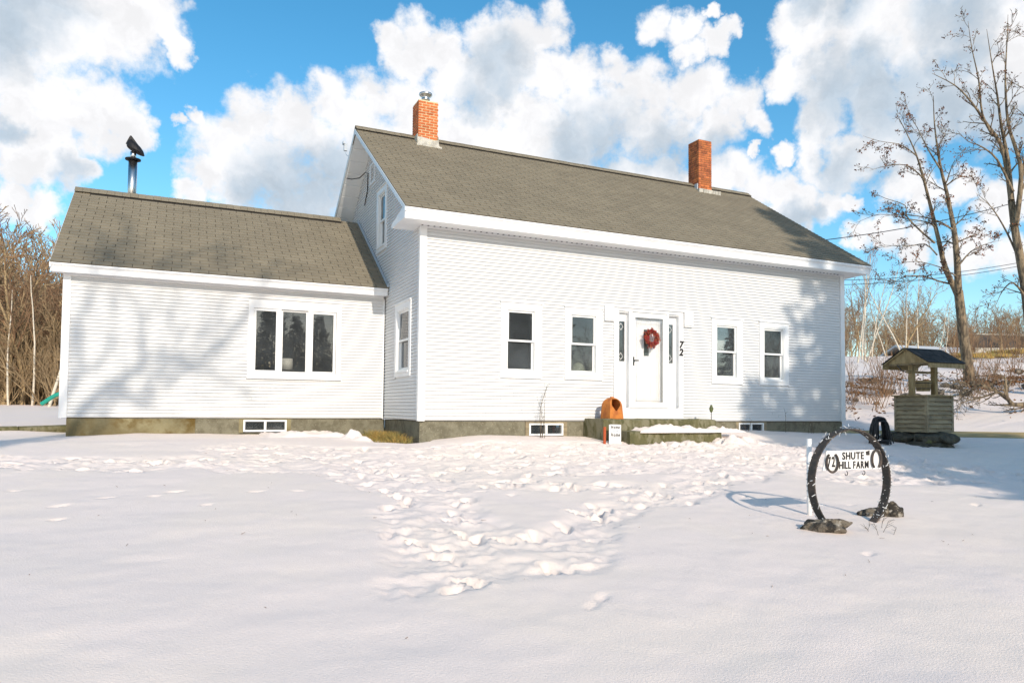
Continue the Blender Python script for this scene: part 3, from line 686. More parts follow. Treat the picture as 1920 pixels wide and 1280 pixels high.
# eaves: crown moulding, fascia and soffit in one boxed cornice
def cornice(x0, x1, yf, ze, yw, zs, name='cornice'):
    m = MB(); d = ze-zs
    m.prism_x([(yf-.008, ze-.012), (yf-.008, ze-.012-.20*d), (yf+.006, ze-.012-.23*d), (yf+.012, ze-.012-.30*d), (yf+.03, ze-.012-.42*d), (yf+.036, zs-.012), (yf+.05, zs-.012), (yf+.052, zs), (yw, zs), (yw, zs+.03), (yf+.1, ze-.03)], x0, x1)
    return m.build(name, TRIM, house)
cornice(-OG+.003, L_M+OG-.003, -OF, ZE, .033, 3.674); cornice(-W_W-OW+.003, -.002, S_W-OFW, ZEW, S_W+.033, 2.642)
m = MB()
for k in range(92): m.box(.02+k*.12, .05+k*.12, -.03, -.001, 3.668, 3.6735)
m.build('soffit_vent', DARK, house)['kind'] = 'stuff'
# boxed cornice returns at the gable ends
for xa, xb in ((-OG+.004, .03), (L_M-.03, L_M+OG-.004)):
    m = MB(); m.prism_x([(.034, 3.674), (.45, 3.655), (.52, 3.69), (.50, 3.74), (-.28, 3.90), (-.36, 3.84), (.0, 3.70)], xa, xb); m.build('cornice_return', TRIM, house)
# rake boards and rake soffits
def rake(xa, xb, yr, zr, ye, ze, sl, front_sign, m_, drop=.17, name='rake_board'):
    y1 = yr; d = MB()
    for sgn in (1, -1):
        a = (yr-sgn*(yr-ye), ze-.006); b = (yr, zr-.006)
        if sgn == -1 and name == 'rake_board' and False: continue
        d.prism([(xa, a[0], a[1]), (xa, b[0], b[1]), (xa, b[0], b[1]-drop), (xa, a[0]+sgn*.0, a[1]-drop*.75)], (xb-xa, 0, 0))
    return d.build(name, m_, house)
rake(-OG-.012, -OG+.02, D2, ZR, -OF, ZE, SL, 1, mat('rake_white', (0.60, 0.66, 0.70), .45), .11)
rake(L_M+OG-.02, L_M+OG+.012, D2, ZR, -OF, ZE, SL, 1, TRIM, .16)
rake(-W_W-OW-.01, -W_W-OW+.02, YRW, ZRW, S_W-OFW, ZEW, SLW, 1, TRIM, .12)
m = MB()
for sgn in (1, -1):
    for k in range(14):
        f0, f1 = k/14., (k+1)/14.-.004
        p0 = (D2-sgn*(D2+OF)*(1-f0), ZE+(ZR-ZE)*f0-.135); p1 = (D2-sgn*(D2+OF)*(1-f1), ZE+(ZR-ZE)*f1-.135)
        if sgn == 1 and f0 < .05: continue
        m.prism([(-OG+.021, p0[0], p0[1]), (-OG+.021, p1[0], p1[1]), (-OG+.021, p1[0], p1[1]-.012), (-OG+.021, p0[0], p0[1]-.012)], (OG+.012, 0, 0))
m.build('rake_soffit', TRIM, house)
m = MB()
for sgn in (1, -1):
    m.prism([(-OG+.021, D2-sgn*(D2+OF)*.8, ZE+(ZR-ZE)*.2-.125), (-OG+.021, D2, ZR-.125), (-OG+.021, D2, ZR-.132), (-OG+.021, D2-sgn*(D2+OF)*.8, ZE+(ZR-ZE)*.2-.132)], (OG+.012, 0, 0))
m.build('rake_soffit_backing', TRIM, house)
m = MB(); m.prism([(-.02, S_W-OFW, ZEW+.012), (-.02, YRW, ZRW+.012), (-.02, YRW, ZRW+.075), (-.02, S_W-OFW, ZEW+.075)], (.03, 0, 0)); m.build('step_flashing', GREYTRIM, house)

# chimneys
bk = MB(); bk.box(0, 1, 0, 1, 0, 1)
def chimney(x0, x1, y0, y1, zb, zt, courses_from, m_brick, m_mortar, label, bl=.2, gap=.012):
    core = MB().box(x0+.008, x1-.008, y0+.008, y1-.008, zb, zt-.01).build('chimney', m_mortar, house); core['label'] = label
    unit = bk.mesh('brick', m_brick); ch = .0655; rr = random.Random(int(x0*10)); rest = MB(); z = courses_from; n = 0
    while z+ch <= zt+.005:
        row = []; off = 0 if n % 2 else bl/2
        for axis_, a0, a1, fixed0, fixed1, keep in (('x', x0, x1, y0, y0+.09, True), ('x', x0, x1, y1-.09, y1, False), ('y', y0+.1, y1-.1, x0, x0+.09, True), ('y', y0+.1, y1-.1, x1-.09, x1, False)):
            p = a0-off if axis_ == 'x' else a0-(bl/2-off)
            while p < a1-.02:
                a, b = max(p, a0), min(p+bl-gap, a1)
                if b-a > .02:
                    j = rr.uniform(-.003, .003)
                    bx = (a, b, fixed0+j, fixed1+j) if axis_ == 'x' else (fixed0+j, fixed1+j, a, b)
                    if keep: link('brick', unit, core, (bx[0], bx[2], z), None, (bx[1]-bx[0], bx[3]-bx[2], ch-gap))
                    else: rest.box(bx[0], bx[1], bx[2], bx[3], z, z+ch-gap)
                p += bl
        z += ch; n += 1
    rest.build('brickwork', m_brick, core)['kind'] = 'stuff'
    return core
c1 = chimney(1.01, 1.51, 3.5, 3.98, 6.2, 7.66, 6.72, BRICK, MORTAR, 'orange brick chimney with pale mortar and steel flue', .2, .018)
m = MB(); rr = random.Random(2)
m.prism([(.985, 3.46, 6.46), (1.54, 3.46, 6.46), (1.53, 3.492, 6.72), (1.40, 3.492, 6.69), (1.25, 3.492, 6.72), (1.1, 3.492, 6.735), (1.0, 3.492, 6.74)], (0, .005, 0))
m.box(.98, 1.545, 3.44, 3.50, 6.44, 6.56).box(.985, 1.002, 3.5, 3.95, 6.5, 6.80).box(1.518, 1.535, 3.5, 3.95, 6.5, 6.80)
for k in range(9): m.box(.93+k*.07, 1.0+k*.07, 3.36-rr.uniform(0, .03), 3.46, 6.44-.05*rr.random(), 6.505)
m.build('flashing', LEAD, c1)
fl_ = MB().lathe([(.088, -.05), (.088, .085), (.105, .09), (.105, .115), (.088, .12), (.10, .16), (.15, .20), (.165, .22), (.16, .25), (.10, .27), (.02, .275)], (1.26, 3.74, 7.66), 24).build('flue_cap', STEEL, c1, True)
c2 = chimney(9.49, 9.96, 3.55, 4.02, 6.2, 8.11, 6.66, BRICK_OLD, MORTAR_OLD, 'old dark red brick chimney without a flue cap')
m = MB(); m.box(9.47, 9.98, 3.50, 3.56, 6.50, 6.64)
for k in range(9): m.box(9.36+k*.085, 9.45+k*.085, 3.40-rr.uniform(0, .08), 3.52, 6.40-.05*rr.random()+.05, 6.58)
m.build('flashing', LEAD, c2)
m = MB(); m.box(9.455, 9.50, 3.58, 3.70, 6.63, 6.80); m.build('flashing_bracket', GREYTRIM, c2)
# stove pipe of the wing
px_, py_ = -5.15, 5.55
sp = MB().lathe([(.094, -.3), (.094, .97)], (px_, py_, 4.88), 28).build('stove_pipe', STEEL, house, True)
MB().lathe([(.20, -.06), (.15, .02), (.105, .09), (.10, .10)], (px_, py_, 4.86), 24).build('flashing_cone', GREYTRIM, sp, True)
MB().lathe([(.095, 0), (.165, .012), (.165, .035), (.095, .05)], (px_, py_, 5.83), 28).build('collar', BLACKM, sp, True)
MB().lathe([(.062, 0), (.062, .16)], (px_, py_, 5.87), 20).build('neck', STEEL, sp, True)
m = MB(); seg = 20   # turning wind cowl: tilted bowl with a pointed fin
for i in range(9):
    f = i/8.
    for j in range(seg):
        a = 2*math.pi*j/seg; r = .185*math.cos(f*math.pi/2*.98)**.6*(1+.10*math.cos(a))
        m.v.append((px_+r*math.cos(a)+.03-.05*f, py_+r*math.sin(a)*.9, 6.06 + .23*f**.85 - .085*math.cos(a)*(1-f*.6)))
for i in range(8):
    for j in range(seg): a = i*seg+j; b = i*seg+(j+1) % seg; m.f.append((a, b, b+seg, a+seg))
m.f.append(tuple(8*seg+j for j in range(seg)))
m.f.append(tuple(j for j in range(seg-1, -1, -1)))
m.prism([(px_-.16, py_-.01, 6.20), (px_-.12, py_-.01, 6.30), (px_-.075, py_-.01, 6.40), (px_-.045, py_-.01, 6.40), (px_+.03, py_-.01, 6.30), (px_+.12, py_-.01, 6.18), (px_+.0, py_-.01, 6.12)], (0, .02, 0))
m.build('wind_cowl', BLACKM, sp, False)
# antenna on the back rake, cable in the gable
m = MB(); m.tube([(-OG-.01, 4.55, 6.35), (-OG-.01, 4.78, 6.47), (-OG-.01, 4.92, 6.62)], .012, 6); m.box(-OG-.05, -OG+.03, 4.86, 4.93, 6.60, 6.78); m.box(-OG-.09, -OG-.05, 4.78, 4.90, 6.74, 6.80); m.build('antenna_bracket', GREYTRIM, house)
m = MB(); cab = [(-OG+.05, 4.95, 5.93), (-.3, 4.75, 5.86), (-.16, 4.5, 5.84), (-.05, 4.35, 5.95), (.0, 4.30, 5.92), (.0, 4.32, 5.5), (.0, 4.6, 5.2)]; m.tube(cab, .012, 5); m.build('cable', BLACKM, house)

# ------------------------------------------------------------------ things in the rooms
def lathe_thing(name, label, cat, loc, parts):
    t = thing(name, label, cat, loc)
    for pn, prof, m_ in parts: MB().lathe(prof, loc, 20).build(pn, m_, t, True)
    return t
SHADE = mat('lamp_shade', (.78, .76, .70), .8); CER = mat('ceramic', (.35, .34, .32), .4); OAKW = mat('oak_wood', (.42, .20, .06), .5); CURT = mat('lace_curtain', (.80, .79, .76), .9)
lx, ly = at(538, 690, 16.1)[:2]
lathe_thing('table_lamp', 'white shaded table lamp behind the wing window', 'lamp', (lx, ly, .72), [('lamp_base', [(.09, 0), (.09, .02), (.03, .05), (.02, .12), (.05, .2), (.02, .3)], CER), ('lamp_shade', [(.125, .31), (.12, .56)], SHADE)])
tb_ = thing('side_table', 'dark side table under the lamp in the wing', 'table', (lx, ly, .1)); MB().box(lx-.3, lx+.3, ly-.25, ly+.25, .69, .718).build('table_top', ROOMF, tb_)
for a in (-.26, .22):
    for b in (-.21, .17): MB().box(lx+a, lx+a+.04, ly+b, ly+b+.04, .1, .69).build('leg', ROOMF, tb_)
cx_, cy_ = 2.0, .62
ch_ = thing('dining_chair', 'light oak ladder-back chair inside the window nearest the corner', 'chair', (cx_, cy_, .1))
for a in (-.42, -.03): MB().tube([(cx_+a, cy_, .1), (cx_+a, cy_+.02, .6), (cx_+a*1.0-.01, cy_+.09, 1.24)], .022, 8).build('back_post', OAKW, ch_)
for z in (.85, 1.0, 1.15): MB().box(cx_-.41, cx_-.05, cy_+.03+(z-.8)*.1, cy_+.05+(z-.8)*.1, z, z+.07).build('slat', OAKW, ch_)
MB().box(cx_-.45, cx_, cy_-.4, cy_+.01, .54, .58).build('seat', OAKW, ch_)
for a in (-.42, -.03): MB().box(cx_+a-.02, cx_+a+.02, cy_-.38, cy_-.34, .1, .54).build('leg', OAKW, ch_)
def curtain(name, label, xa, xb, zt, prof):
    m = MB(); n = 26
    for i in range(n+1):
        f = i/n; x = xa+(xb-xa)*f; y = .21+.015*math.sin(f*34)
        zl = prof(f); m.v += [(x, y, zt), (x, y+.012*math.sin(f*21+1), (zt+zl)/2), (x, y+.01*math.sin(f*27), zl)]
    for i in range(n):
        for k in range(2): a = i*3+k; m.f.append((a, a+3, a+4, a+1))
    o = m.mesh(name, CURT, True); ob = link(name, o); sm = ob.modifiers.new('thick', 'SOLIDIFY'); sm.thickness = .003
    tag(ob, label, 'curtain')
curtain('curtain', 'white swag curtain inside the window right of the door', 7.08, 7.52, 1.86, lambda f: 1.86-.28*abs(math.cos(f*4.5))-.06)
curtain('curtain', 'white lace curtain inside the shaded rightmost window', 8.5, 9.1, 1.80, lambda f: 1.5+.12*math.sin(f*6))
lathe_thing('window_vase', 'small pale vase on the sill right of the door', 'vase', (7.3, .26, .93), [('vase_body', [(.05, 0), (.07, .05), (.05, .11), (.03, .14)], SHADE)])
lathe_thing('glass_globe', 'pale green glass globe inside the window left of the door', 'globe', (3.74, .5, .86), [('globe_body', [(.04, 0), (.12, .08), (.15, .2), (.11, .32), (.03, .37)], mat('green_glass', (.42, .46, .33), .2))])

# ------------------------------------------------------------------ door step, ornaments
def slab(name, x0, x1, y0, y1, z0, z1, m_, label, seed):
    n = 26; k = 8; rr = np.random.default_rng(seed); m = MB()
    for i in range(n+1):
        x = x0+(x1-x0)*i/n
        for j, (yy, zz) in enumerate([(y1, z0), (y0, z0), (y0-.01, (z0+z1)/2), (y0+.005, z1-.03), (y0+.04, z1), (y1, z1)]):
            m.v.append((x, yy+rr.normal(0, .008)*(j in (1, 2, 3, 4)), zz+rr.normal(0, .006)*(j > 1)))
    for i in range(n):
        for j in range(6): a = i*6+j; b = i*6+(j+1) % 6; m.f.append((a, b, b+6, a+6))
    m.f.append(tuple(range(5, -1, -1))); m.f.append(tuple(n*6+j for j in range(6)))
    return tag(m.build(name, m_), label, 'step', 'stone door steps')
slab('stone_step', 3.62, 6.44, -.72, .068, -.9, .028, GRANITE, 'wide mossy upper stone step under the front door', 1)
slab('stone_step', 3.98, 6.26, -1.12, -.735, -.9, -.205, GRANITE, 'lower stone step half buried under snow', 2)
def snow_cap(name, x0, x1, y0, y1, z, h, seed, label):
    n, k = 70, 16; m = MB(); xs = np.linspace(x0, x1, n+1); yy = np.linspace(y0, y1, k+1); GX, GY = np.meshgrid(xs, yy)
    e = np.minimum(np.minimum((GX-x0)/.12, (x1-GX)/.3), np.minimum((GY-y0)/.07, (y1-GY)/.05+.6)); e = np.clip(e, 0, 1)
    hh = z + h*np.sqrt(e)*(.62+.9*fbm(GX, GY, 3.0, 3, seed)+.45*np.abs(fbm(GX, GY, 9, 2, seed+3))) - .02*(1-e)
    for j in range(k+1):
        for i in range(n+1): m.v.append((GX[j, i], GY[j, i]+(.09*float(vnoise(np.array(GX[j, i]*5.), np.array(seed*1.7), seed))*(1-j/k)), hh[j, i]))
    for j in range(k):
        for i in range(n): a = j*(n+1)+i; m.f.append((a, a+1, a+n+2, a+n+1))
    b = len(m.v); m.v += [(x0, y0, z-.02), (x1, y0, z-.02), (x1, y1, z-.02), (x0, y1, z-.02)]; m.f.append((b+3, b+2, b+1, b))
    return tag(m.build(name, SNOW, None, True), label, 'snow', kind='stuff')
snow_cap('step_snow', 4.22, 6.9, -1.17, -.74, -.215, .12, 7, 'lumpy snow lying on the lower stone step')
snow_cap('roof_slide_snow', -2.6, -.95, .9, 2.3, -.36, .10, 17, 'flat snow crust against the wing foundation')
# rusty orange lantern shaped like a bell with cut-out faces
bx, by, bz = 4.02, -.40, .028
m = MB(); nu, nv = 96, 48; idx = {}
def bell_pt(u, v):
    a = u*2*math.pi + math.pi/4; hw = .170*(1-.20*min(v, .58))*(math.sqrt(max(0, 1-((v-.58)/.42)**2)) if v > .58 else 1.0)
    hw = max(hw, .012)
    t = (u*4) % 1.0; side = int(u*4) % 4; s = (t*2-1)*hw
    q = [(s, -hw), (hw, s), (-s, hw), (-hw, -s)][side]
    ca, sa = math.cos(.06), math.sin(.06)
    zz = .44*v
    return (bx+q[0]*ca-q[1]*sa, by+q[0]*sa+q[1]*ca, bz+zz)
for j in range(nv+1):
    for i in range(nu): m.v.append(bell_pt(i/nu, j/nv))
for j in range(nv):
    for i in range(nu):
        t = ((i+.5)/nu*4) % 1.0; v = (j+.5)/nv; side = int((i+.5)/nu*4) % 4; x = abs(t-.5)
        if side == 2 and .5 < v < .72 and x < .12: continue
        if side == 0:
            if (v > .62 and x < .36 and v < .93) or (.36 < v <= .62 and x < .36*(v-.36)/.26): continue
        if side == 3 and .42 < v < .66 and x < .05: continue
        a = j*nu+i; b = j*nu+(i+1) % nu; m.f.append((a, b, b+nu, a+nu))
bell = link('garden_lantern', m.mesh('garden_lantern', RUST, True)); md = bell.modifiers.new('thick', 'SOLIDIFY'); md.thickness = .014; md.offset = -1
lan = thing('lantern', 'rusty orange metal lantern with arched cut-outs on the stone step', 'lantern', (bx, by, bz)); bell.name = 'lantern_shell'; adopt(bell, lan)
MB().box(bx-.03, bx+.03, by-.03, by+.03, bz+.425, bz+.455).build('top_knob', RUST, lan)
# home sign
hs = thing('welcome_sign', 'small white board lettered in black script beside the stone step', 'sign', (3.72, -.98, -.4))
MB().prism([(3.58, -1.0, -.45), (3.85, -1.0, -.45), (3.85, -1.0, -.086), (3.83, -1.0, -.075), (3.60, -1.0, -.07), (3.58, -1.0, -.08)], (0, .02, 0)).build('board', SIGNW, hs)
for tx, zc, hh_, ww_, mm in (('Home', -.12, .07, .20, LETTER), ('Sweet', -.195, .05, .17, GREYTRIM), ('Home', -.27, .07, .21, LETTER)):
    letter_row(tx, basis((3.715, -1.003, zc), (1, 0, 0), (0, 0, 1)), hh_, ww_, hs, mm, .25, .001, .03)
tag(MB().tube([(3.50, -.95, -.6), (3.505, -.95, -.12)], .028, 8).build('rusty_post', RUSTR), 'short rust red post stub beside the lettered board', 'post')
# solar stake light and dry plants
sx, sy = 6.47, -.55
st = thing('garden_stake', 'green owl-shaped garden stake light at the end of the step', 'garden stake', (sx, sy, -.35))
MB().tube([(sx, sy, -.45), (sx, sy, .19)], .007, 6).build('stake', BLACKM, st)
MB().lathe([(.01, .17), (.03, .2), (.046, .25), (.04, .29), (.022, .31), (.03, .325), (.012, .345)], (sx, sy, 0), 14).build('ornament', mat('green_patina', (.16, .19, .07), .6, (.07, .08, .03), 30), st, True)
def dry_plant(x, y, n, h, spread, label, seed, r=.006):
    rr = np.random.default_rng(seed); z = HD(x, y)-.03; t = thing('dry_plant', label, 'plant', (x, y, z)); m = MB()
    for i in range(n):
        p = np.array([x+rr.normal(0, spread*.35), y+rr.normal(0, spread*.2), z]); d = np.array([rr.normal(0, spread), rr.normal(0, spread*.6), 1.0]); pts = [p]; hh = h*rr.uniform(.5, 1)
        for k in range(6):
            d = d + rr.normal(0, .10, 3)*np.array([1, 1, .2]); d /= np.linalg.norm(d); p = p+d*hh/6; pts.append(p)
            if k > 1:
                e = d+rr.normal(0, .5, 3); m.tube([p, p+e/np.linalg.norm(e)*rr.uniform(.03, .10)], [r*.6, r*.3], 4)
        m.tube(pts, [r*(1-.1*k) for k in range(7)], 5)
    m.build('stems', mat('dry_stem', (.10, .075, .05), .9), t); return t
dry_plant(2.50, -.22, 5, 1.16, .06, 'tall dry stalks before the cellar window left of the door', 3)
dry_plant(8.98, -.2, 1, .72, .02, 'single tall dry stalk before the shaded end of the wall', 4)
dry_plant(9.75, -.25, 3, .42, .15, 'low dry weed in the shade near the right corner', 5)
dry_plant(7.74, -.25, 2, .36, .2, 'thin dry stalk beside the right cellar window', 6, .005)
gxx, gyy = at(1660, 1002, 7.2)[:2]
dry_plant(gxx, gyy, 6, .17, .35, 'dry twig tuft poking through snow before the round sign', 8, .003)
# grass in the inner corner
rr = np.random.default_rng(12); m = MB()
for i in range(2600):
    x = -.04-abs(rr.normal(0, .42)); y = rr.uniform(.1, 2.45)
    if x < -1.0+.25*(y-1.2) : continue
    z = H(x, y)-.10; h = rr.uniform(.06, .19)*(1.25 if x > -.45 else .8); a = rr.uniform(0, 6.28); w = .006
    lean = rr.normal(0, .6, 2)*h
    c, s = math.cos(a)*w, math.sin(a)*w; k = len(m.v)
    m.v += [(x-c, y-s, z), (x+c, y+s, z), (x+c*.7+lean[0]*.4, y+s*.7+lean[1]*.4, z+h*.65), (x-c*.7+lean[0]*.4, y-s*.7+lean[1]*.4, z+h*.65), (x+lean[0], y+lean[1], z+h)]
    m.f += [(k, k+1, k+2, k+3), (k+3, k+2, k+4)]
tag(m.build('dry_grass', DRYGRASS), 'tawny dead grass in the inner corner of the house', 'grass', kind='stuff')
n = 14; m = MB()
for j in range(n+1):
    for i in range(n+1):
        x = -1.05+1.11*i/n; y = .0+2.56*j/n; m.v.append((x, y, H(x, y)-.092+.03*math.sin(i*1.7+j*2.3)+(-.05 if i == 0 or j == 0 else 0)))
for j in range(n):
    for i in range(n): a = j*(n+1)+i; m.f.append((a, a+1, a+n+2, a+n+1))
tag(m.build('bare_soil', mat('grassy_soil', (.26, .17, .06), .95, (.16, .14, .05), 6, bump=(30, .8, .03))), kind='structure')

# wreath on the storm door
wr_ = thing('wreath', 'red berry wreath hanging on the storm door', 'wreath', (5.262, -.03, 1.56)); rr = np.random.default_rng(3)
mr_, ml_ = MB(), MB(); wc = np.array([5.262, -.035, 1.782])
MB().tube([wc+np.array([.145*math.cos(a), 0, .15*math.sin(a)]) for a in np.linspace(0, 2*math.pi, 24, endpoint=False)], .014, 6, closed=True).build('hoop', BERRYL, wr_)
for i in range(520):
    a = rr.uniform(0, 6.283); q = wc+np.array([(.138+rr.normal(0, .030))*math.cos(a), rr.normal(-.012, .014), (.148+rr.normal(0, .030))*math.sin(a)])
    d = rr.normal(0, 1, 3); d[1] = -abs(d[1])*.4; d /= np.linalg.norm(d); l = rr.uniform(.03, .085); s_ = np.cross(d, [0, 1, 0.1]); s_ = s_/np.linalg.norm(s_)*.011
    b = mr_ if rr.random() < .68 else ml_
    b.poly([q, q+d*l*.5+s_, q+d*l, q+d*l*.5-s_])
    if i % 2 == 0: mr_.box(q[0]-.009, q[0]+.009, q[1]-.02, q[1]-.004, q[2]-.009, q[2]+.009)
mr_.build('berries', BERRY, wr_)['kind'] = 'stuff'; ml_.build('bronze_leaves', BERRYL, wr_)['kind'] = 'stuff'

# ------------------------------------------------------------------ round farm sign made from a wheel tyre
RC = at(1594, 902, 7.54); RR = .547
rd = RT[:2]*math.cos(rad(24))+FW[:2]*math.sin(rad(24)); rd = np.array([rd[0], rd[1], 0]); rd /= np.linalg.norm(rd); rn = np.array([rd[1], -rd[0], 0.])   # rn points to the viewer
UZ = np.array([0, 0, 1.])
fs = thing('farm_sign', 'iron wheel rim standing in snow with white SHUTE HILL FARM plate', 'sign', (RC[0], RC[1], RC[2]-RR))
m = MB(); n = 72
for i in range(n):
    a = 2*math.pi*i/n; e = rd*math.cos(a)+UZ*math.sin(a)
    for r_, t_ in ((RR, -.046), (RR, .046), (RR-.014, .046), (RR-.014, -.046)): m.v.append(tuple(RC+e*r_+rn*t_))
for i in range(n):
    for j in range(4): a = i*4+j; b = i*4+(j+1) % 4; c = ((i+1) % n)*4+(j+1) % 4; d = ((i+1) % n)*4+j; m.f.append((a, d, c, b))
m.build('wheel_rim', IRON, fs)
PC = RC + UZ*.222 + rd*.02 + rn*.0
def plate_pt(a, b, o=0): return PC + rd*a + UZ*b + rn*o
m = MB(); m.prism([plate_pt(-.415, -.10), plate_pt(.415, -.10), plate_pt(.415, .10), plate_pt(-.36, .10)], rn*.012); m.build('plate', SIGNW, fs)
PB = lambda a, b: basis(tuple(plate_pt(a, b, .015)), tuple(rd), (0, 0, 1))
letter_row('SHUTE', PB(.01, .045), .074, .31, fs)
letter_row('HILL FARM', PB(.022, -.05), .074, .42, fs)
letter_row('72', PB(-.300, -.012), .10, .10, fs)
for a, b, up_ in ((-.300, -.02, 1), (.335, .0, -1)):
    pts = [plate_pt(a+(.080 if up_ > 0 else .066)*math.sin(t), b-up_*.098*math.cos(t), .03) for t in np.linspace(-2.55, 2.55, 22)]
    MB().tube(pts, .0125, 6).build('horseshoe', IRON, fs)
MB().box(0, .001, 0, .001, 0, .001) 
m = MB(); m.tube([plate_pt(.20, .075, .018), plate_pt(.235, .085, .02), plate_pt(.235, .055, .02), plate_pt(.20, .06, .018)], .012, 5, closed=True); m.build('clasp', IRON, fs)
for a in (-.08, .17): MB().tube([plate_pt(a+.02*math.sin(t)*(t > .6), -.115-.022+.022*math.cos(t), .006) for t in np.linspace(0, 4.6, 12)], .004, 5).build('hook', BLACKM, fs)
# string lights wound about the rim
sl_ = thing('string_lights', 'tangled string lights wound around the iron wheel rim', 'string lights', tuple(RC)); rr = np.random.default_rng(6); w_, b_ = MB(), MB(); pts = []
for i in range(520):
    f = i/519; a = -.85+f*4.85; k = 1.0+.6*(a < .4)
    ph = i*.55*k; e = rd*math.cos(a)+UZ*math.sin(a); q = RC+e*(RR+.0+.020*math.cos(ph)+rr.normal(0, .003))+rn*(.058*math.sin(ph)); pts.append(q)
    if rr.random() < (.55 if a < .5 else .22):
        d = rr.normal(0, 1, 3); d /= np.linalg.norm(d); b_.tube([q, q+d*rr.uniform(.02, .045)], .0035, 4)
w_.tube(pts, .0022, 3); w_.build('wire', mat('green_wire', (.03, .035, .025), .6), sl_); b_.build('bulbs', SIGNW, sl_)['kind'] = 'stuff'
px0, py0 = at(1518, 962, 7.95)[:2]; gz = HD(px0, py0)
pp = thing('white_pipe', 'white plastic pipe standing beside the round sign', 'pipe', (px0, py0, gz)); MB().lathe([(.0275, -.3), (.0275, .83)], (px0, py0, gz), 18).build('pipe_body', SIGNW, pp, True); MB().lathe([(.029, .55), (.029, .57)], (px0, py0, gz), 18).build('joint', GREYTRIM, pp, True)

import bmesh
def rock(name, c, size, seed, m_, label, rough=.25, cat='rock', group=None, rotz=0.0, sub=3, parent=None):
    bm = bmesh.new(); bmesh.ops.create_icosphere(bm, subdivisions=sub, radius=1.0); rr = np.random.default_rng(seed)
    planes = [(lambda n_: n_/np.linalg.norm(n_))(rr.normal(0, 1, 3)) for _ in range(9)]; offs = rr.uniform(.62, .95, 9)
    cz, sz_ = math.cos(rotz), math.sin(rotz)
    for v in bm.verts:
        p = np.array(v.co)
        for n_, o_ in zip(planes, offs):
            d = p @ n_ - o_
            if d > 0: p = p-n_*d*.9
        p = p*(1+rough*float(vnoise(np.array(p[0]*2.3+seed), np.array(p[1]*2.3+p[2]*1.9), seed))+rough*.4*float(vnoise(np.array(p[0]*6+seed), np.array(p[1]*6+p[2]*5), seed+1)))
        x, y, z = p*np.array(size); v.co = (c[0]+x*cz-y*sz_, c[1]+x*sz_+y*cz, c[2]+z)
    me = bpy.data.meshes.new(name); bm.to_mesh(me); bm.free(); me.materials.append(m_); me.shade_smooth() if sub > 3 else None
    o = link(name, me, parent)
    return tag(o, label, cat, group) if label else o
def onground(u, v, dep, dz=0):
    p = at(u, v, dep); return (p[0], p[1], HD(p[0], p[1])+dz)
rock('field_rock', onground(1549, 998, 7.15, .03), (.25, .13, .085), 3, ROCK, 'flat mottled rock in snow at the left foot of the rim', .5, rotz=-.5, sub=4)
rock('field_rock', onground(1640, 958, 8.0, .01), (.20, .10, .075), 5, ROCK, 'low grey rock half buried behind the wheel rim', .5, rotz=-.2, sub=4)
rock('field_rock', onground(1674, 965, 8.0, .03), (.12, .10, .15), 8, ROCK, 'upright pointed rock right of the wheel rim', .3, sub=4)

# ------------------------------------------------------------------ the well
C0 = at(1739, 812, 16.5)
e1 = -RT[:2]*math.cos(rad(67.8))+FW[:2]*math.sin(rad(67.8)); e1 = np.array([*e1/np.linalg.norm(e1), 0.])
e2 = RT[:2]*math.cos(rad(22.2))+FW[:2]*math.sin(rad(22.2)); e2 = np.array([*e2/np.linalg.norm(e2), 0.])
WB, WT = C0[2]+.015, C0[2]+.865; A_ = .86
def wp(a, b, z): return C0*np.array([1, 1, 0])+e1*a+e2*b+UZ*z
def obox(m, a0, a1, b0, b1, z0, z1):
    n = len(m.v); m.v += [tuple(wp(a, b, z)) for z in (z0, z1) for a, b in ((a0, b0), (a1, b0), (a1, b1), (a0, b1))]
    m.f += [tuple(n+i for i in q) for q in ((0, 1, 2, 3), (7, 6, 5, 4), (0, 4, 5, 1), (1, 5, 6, 2), (2, 6, 7, 3), (3, 7, 4, 0))]; return m
well = thing('wishing_well', 'weathered wooden wishing well with shingled gable roof on stone base', 'well', tuple(wp(.5, .5, WB)))
obox(MB(), .03, A_-.03, .03, A_-.03, WB, WT-.02).build('box_core', WOOD, well)
nrow = 8; hh = (WT-WB-.03)/nrow
for k in range(nrow):
    z = WB+k*hh
    for f_ in range(4):
        m = MB(); lo, hi = (.05, A_-.05)
        def P(t, o, zz):
            return {0: wp(t, .03-o, zz), 1: wp(.03-o, t, zz), 2: wp(t, A_-.03+o, zz), 3: wp(A_-.03+o, t, zz)}[f_]
        m.prism([P(lo, 0, z), P(lo, .042, z), P(lo, .042, z+.010), P(lo, .004, z+hh-.004), P(lo, 0, z+hh-.004)], P(hi, 0, 0)-P(lo, 0, 0))
        m.build('board', WOOD, well)
for a in (0, A_-.06):
    for b in (0, A_-.06): obox(MB(), a-.005, a+.065, b-.005, b+.065, WB, WT-.021).build('corner_post', WOOD, well)
m = MB(); obox(m, -.04, A_+.04, -.04, .12, WT-.019, WT+.012); obox(m, -.04, A_+.04, A_-.12, A_+.04, WT-.019, WT+.012); obox(m, -.04, .12, .121, A_-.121, WT-.019, WT+.012); obox(m, A_-.12, A_+.04, .121, A_-.121, WT-.019, WT+.012); m.build('rim', WOODL, well)
for b in (.06, A_-.06): obox(MB(), A_/2-.055, A_/2+.055, b-.05, b+.05, WT+.0125, 1.44).build('roof_post', WOODL, well)
zE, zA = 1.36, 1.68; g0, g1 = -.14, A_+.14; r0, r1 = -.17, A_+.17; am = A_/2
m = MB(); m.prism([wp(g0, r0+.06, zE), wp(am, r0+.06, zA-.02), wp(g1, r0+.06, zE)], e2*.03); m.build('gable_panel', WOODL, well)
